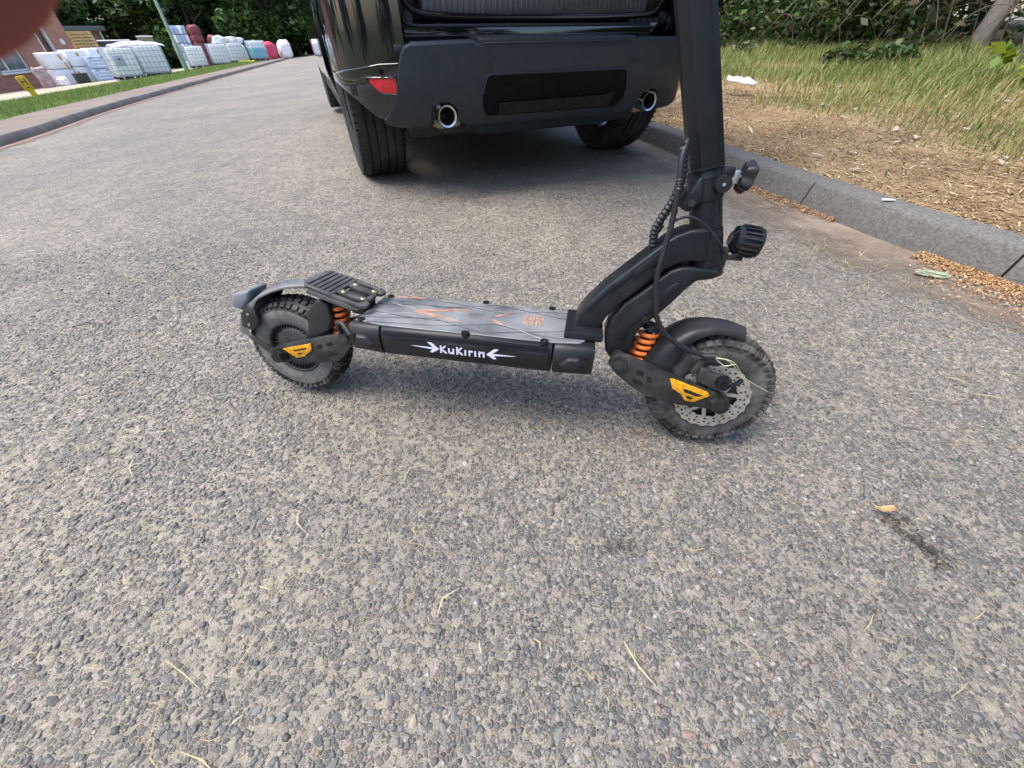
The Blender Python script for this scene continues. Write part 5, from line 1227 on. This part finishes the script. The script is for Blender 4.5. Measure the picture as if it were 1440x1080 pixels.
mb = MB(); mb.lathe([(0, -.10), (.10, -.09), (.14, -.05), (.15, 0)], 24, (6.35, 0, 1.95)); mb.build('wall_light', M_upvc, bl)
# brown shed
shd = empty('brown_shed', (-35.0, 33.1, gz(-34.6, 33) - .5), math.atan2(7.0, 3.6), 'brown flat roofed shed behind the stacked pallets', 'shed')
M_shed = mat('shed_brown', (.20, .155, .12), .8, var=.15, vscale=2); M_shedd = mat('shed_dark', (.05, .045, .045), .6)
mb = MB(); mb.box((4, 2.5, 1.6), (8, 5, 3.7), .02); mb.build('wall', M_shed, shd); mb = MB(); mb.box((4, 2.4, 3.55), (8.5, 5.6, .28), .03); mb.build('roof', mat('roof_edge', (.10, .105, .10), .6), shd)
mb = MB(); mb.box((6.6, -.02, 1.2), (1.0, .06, 2.3), .01); mb.build('door', M_shedd, shd); mb = MB(); mb.box((4, -.03, 1.65), (7.9, .05, .09)); mb.build('band', M_shedd, shd)
mb = MB(); mb.cyl((7.9, -.08, -.3), (7.9, -.08, 3.4), .05, n=12); mb.build('downpipe', M_upvc, shd)

# ------------------------------------------------------------------ small things lying about
M_litter = mat('litter_white', (.80, .84, .92), .5, var=.05, vscale=30)
V = []; F = []
for i in range(14):
    for j in range(6):
        u, v = i / 13 - .5, j / 5 - .5; w_ = (1 - (2 * u) ** 4 * .7); V.append((u * .26, v * .10 * w_, .035 + .03 * (.25 - v * v) * 4 * w_ + .022 * mnoise.noise((u * 9, v * 6, 2))))
for i in range(13):
    for j in range(5): F.append((i * 6 + j, (i + 1) * 6 + j, (i + 1) * 6 + j + 1, i * 6 + j + 1))
o = mesh_obj('litter_bag', V, F, M_litter, None, 60); o.modifiers.new('t', 'SOLIDIFY').thickness = .004
o.location = (2.12, 4.45, .24); o.rotation_euler = (R(8), R(6), R(-38)); props(o, 'crumpled white plastic bag dropped in the grass', 'litter')
# dark stain and a split pale leaf at the right of the road
mb = MB(); V = [(0, 0, .0065)]; n = 40
for i in range(n): a = 2 * math.pi * i / n; r = .5 + .8 * abs(mnoise.noise((math.cos(a) * 2.3, math.sin(a) * 2.3, 4))); V.append((r * .075 * math.cos(a), r * .03 * math.sin(a), .006))
F = [(0, 1 + i, 1 + (i + 1) % n) for i in range(n)]
def lift(o, x, y, rz): o.location = (x, y, 0); o.rotation_euler = (0, 0, R(rz))
q_ = rng.normal(0, 1, (80, 2)); tq = rng.uniform(0, 1, 80)
P = np.column_stack([.688 + .022 * tq + q_[:, 0] * .012, .342 - .085 * tq + q_[:, 1] * .008, np.full(80, .003)])
litter(P, rng.uniform(.004, .012, 80), rng.uniform(.002, .005, 80), leafmat('dark_crumb', [(0, (.02, .018, .015)), (.7, (.06, .05, .035)), (1, (.3, .22, .12))], 0, .8), 'soil_crumbs', 'dark soil crumbs in a streak on the road')
q_ = rng.normal(0, 1, (60, 2)); P = np.column_stack([.183 + q_[:, 0] * .02, .294 + q_[:, 1] * .012, np.full(60, .004)])
litter(P, rng.uniform(.003, .009, 60), rng.uniform(.002, .004, 60), leafmat('dark_crumb_small', [(0, (.03, .028, .025)), (1, (.12, .11, .1))], 0, .8), 'soil_specks', 'small dark specks on the road')
V = []; F = []
for i in range(12):
    for j in range(5):
        u, v = i / 11 - .5, j / 4 - .5; w_ = math.cos(u * 3.0) * .9 + .1; V.append((u * .042, v * .011 * w_ + .005 * u, .010 + .010 * abs(v) * 2 * w_ + .004 * math.sin(u * 9)))
for i in range(11):
    for j in range(4): F.append((i * 5 + j, (i + 1) * 5 + j, (i + 1) * 5 + j + 1, i * 5 + j + 1))
o = mesh_obj('fallen_leaf', V, F, mat('tan_leaf', (.42, .30, .15), .7, var=.25, vscale=60), None, 60); o.modifiers.new('t', 'SOLIDIFY').thickness = .0008
o.location = (.682, .352, .002); o.rotation_euler = (0, 0, R(-18)); props(o, 'dry curled tan leaf on the road beside a dark streak', 'leaf')
o = lumpy('crushed_wrapper', (1.485, 1.245, .008), (.085, .024, .016), mat('pale_green', (.33, .38, .25), .5, var=.4, vscale=40), 'pale green crushed scrap lying in the gutter', 'scrap', None, .35, -28)
o = lumpy('wrapper_strip', (1.56, 1.67, .126), (.05, .014, .006), mat('pale_strip', (.72, .76, .70), .5), 'small pale strip lying on the verge behind the kerb', 'scrap', None, .2, -8)

# photographer's fingertip at the lens, close to the camera
Mc = cam.matrix_world
fing = empty('person', (0, 0, 0), 0, 'blurred reddish brown fingertip over the top left corner of the view', 'finger')
m_skin, n_, N_, L_, P_ = newmat('skin'); P_.inputs['Base Color'].default_value = (.20, .052, .045, 1); P_.inputs['Roughness'].default_value = .5
P_.inputs['Subsurface Weight'].default_value = .3; P_.inputs['Subsurface Radius'].default_value = (.004, .0012, .0006); P_.inputs['Subsurface Scale'].default_value = 1.0
D = .0145; c0 = Vector((-2.03 * D, 1.44 * D, -D)); dirs = [Vector((-.55, .62, .25)), Vector((-.62, .35, .65)), Vector((-.5, .1, .85))]
pts_ = [c0 + Vector((.35, -.4, -.15)) * .0035, c0]; p = c0.copy()
for d_, L2 in zip(dirs, (.024, .025, .035)): p = p + d_.normalized() * L2; pts_.append(p.copy())
mb = MB(); W = [Mc @ q for q in pts_]
prof_r = lambda t: .0076 * min(1, math.sqrt(max(0.02, min(1, t / .07)))) * (1 + .05 * math.sin(t * 14)) + .0012 * t
mb.tube(W, prof_r, 24, sub=12); mb.build('finger', m_skin, fing, 80)
nb = [Mc @ (c0 + dirs[0].normalized() * k + Vector((-.3, -.25, .95)).normalized() * .0068) for k in (-.002, .003, .008)]
mb = MB(); mb.tube(nb, .0042, 12, sub=4); mb.build('nail', mat('nail', (.5, .3, .26), .3), fing, 80)
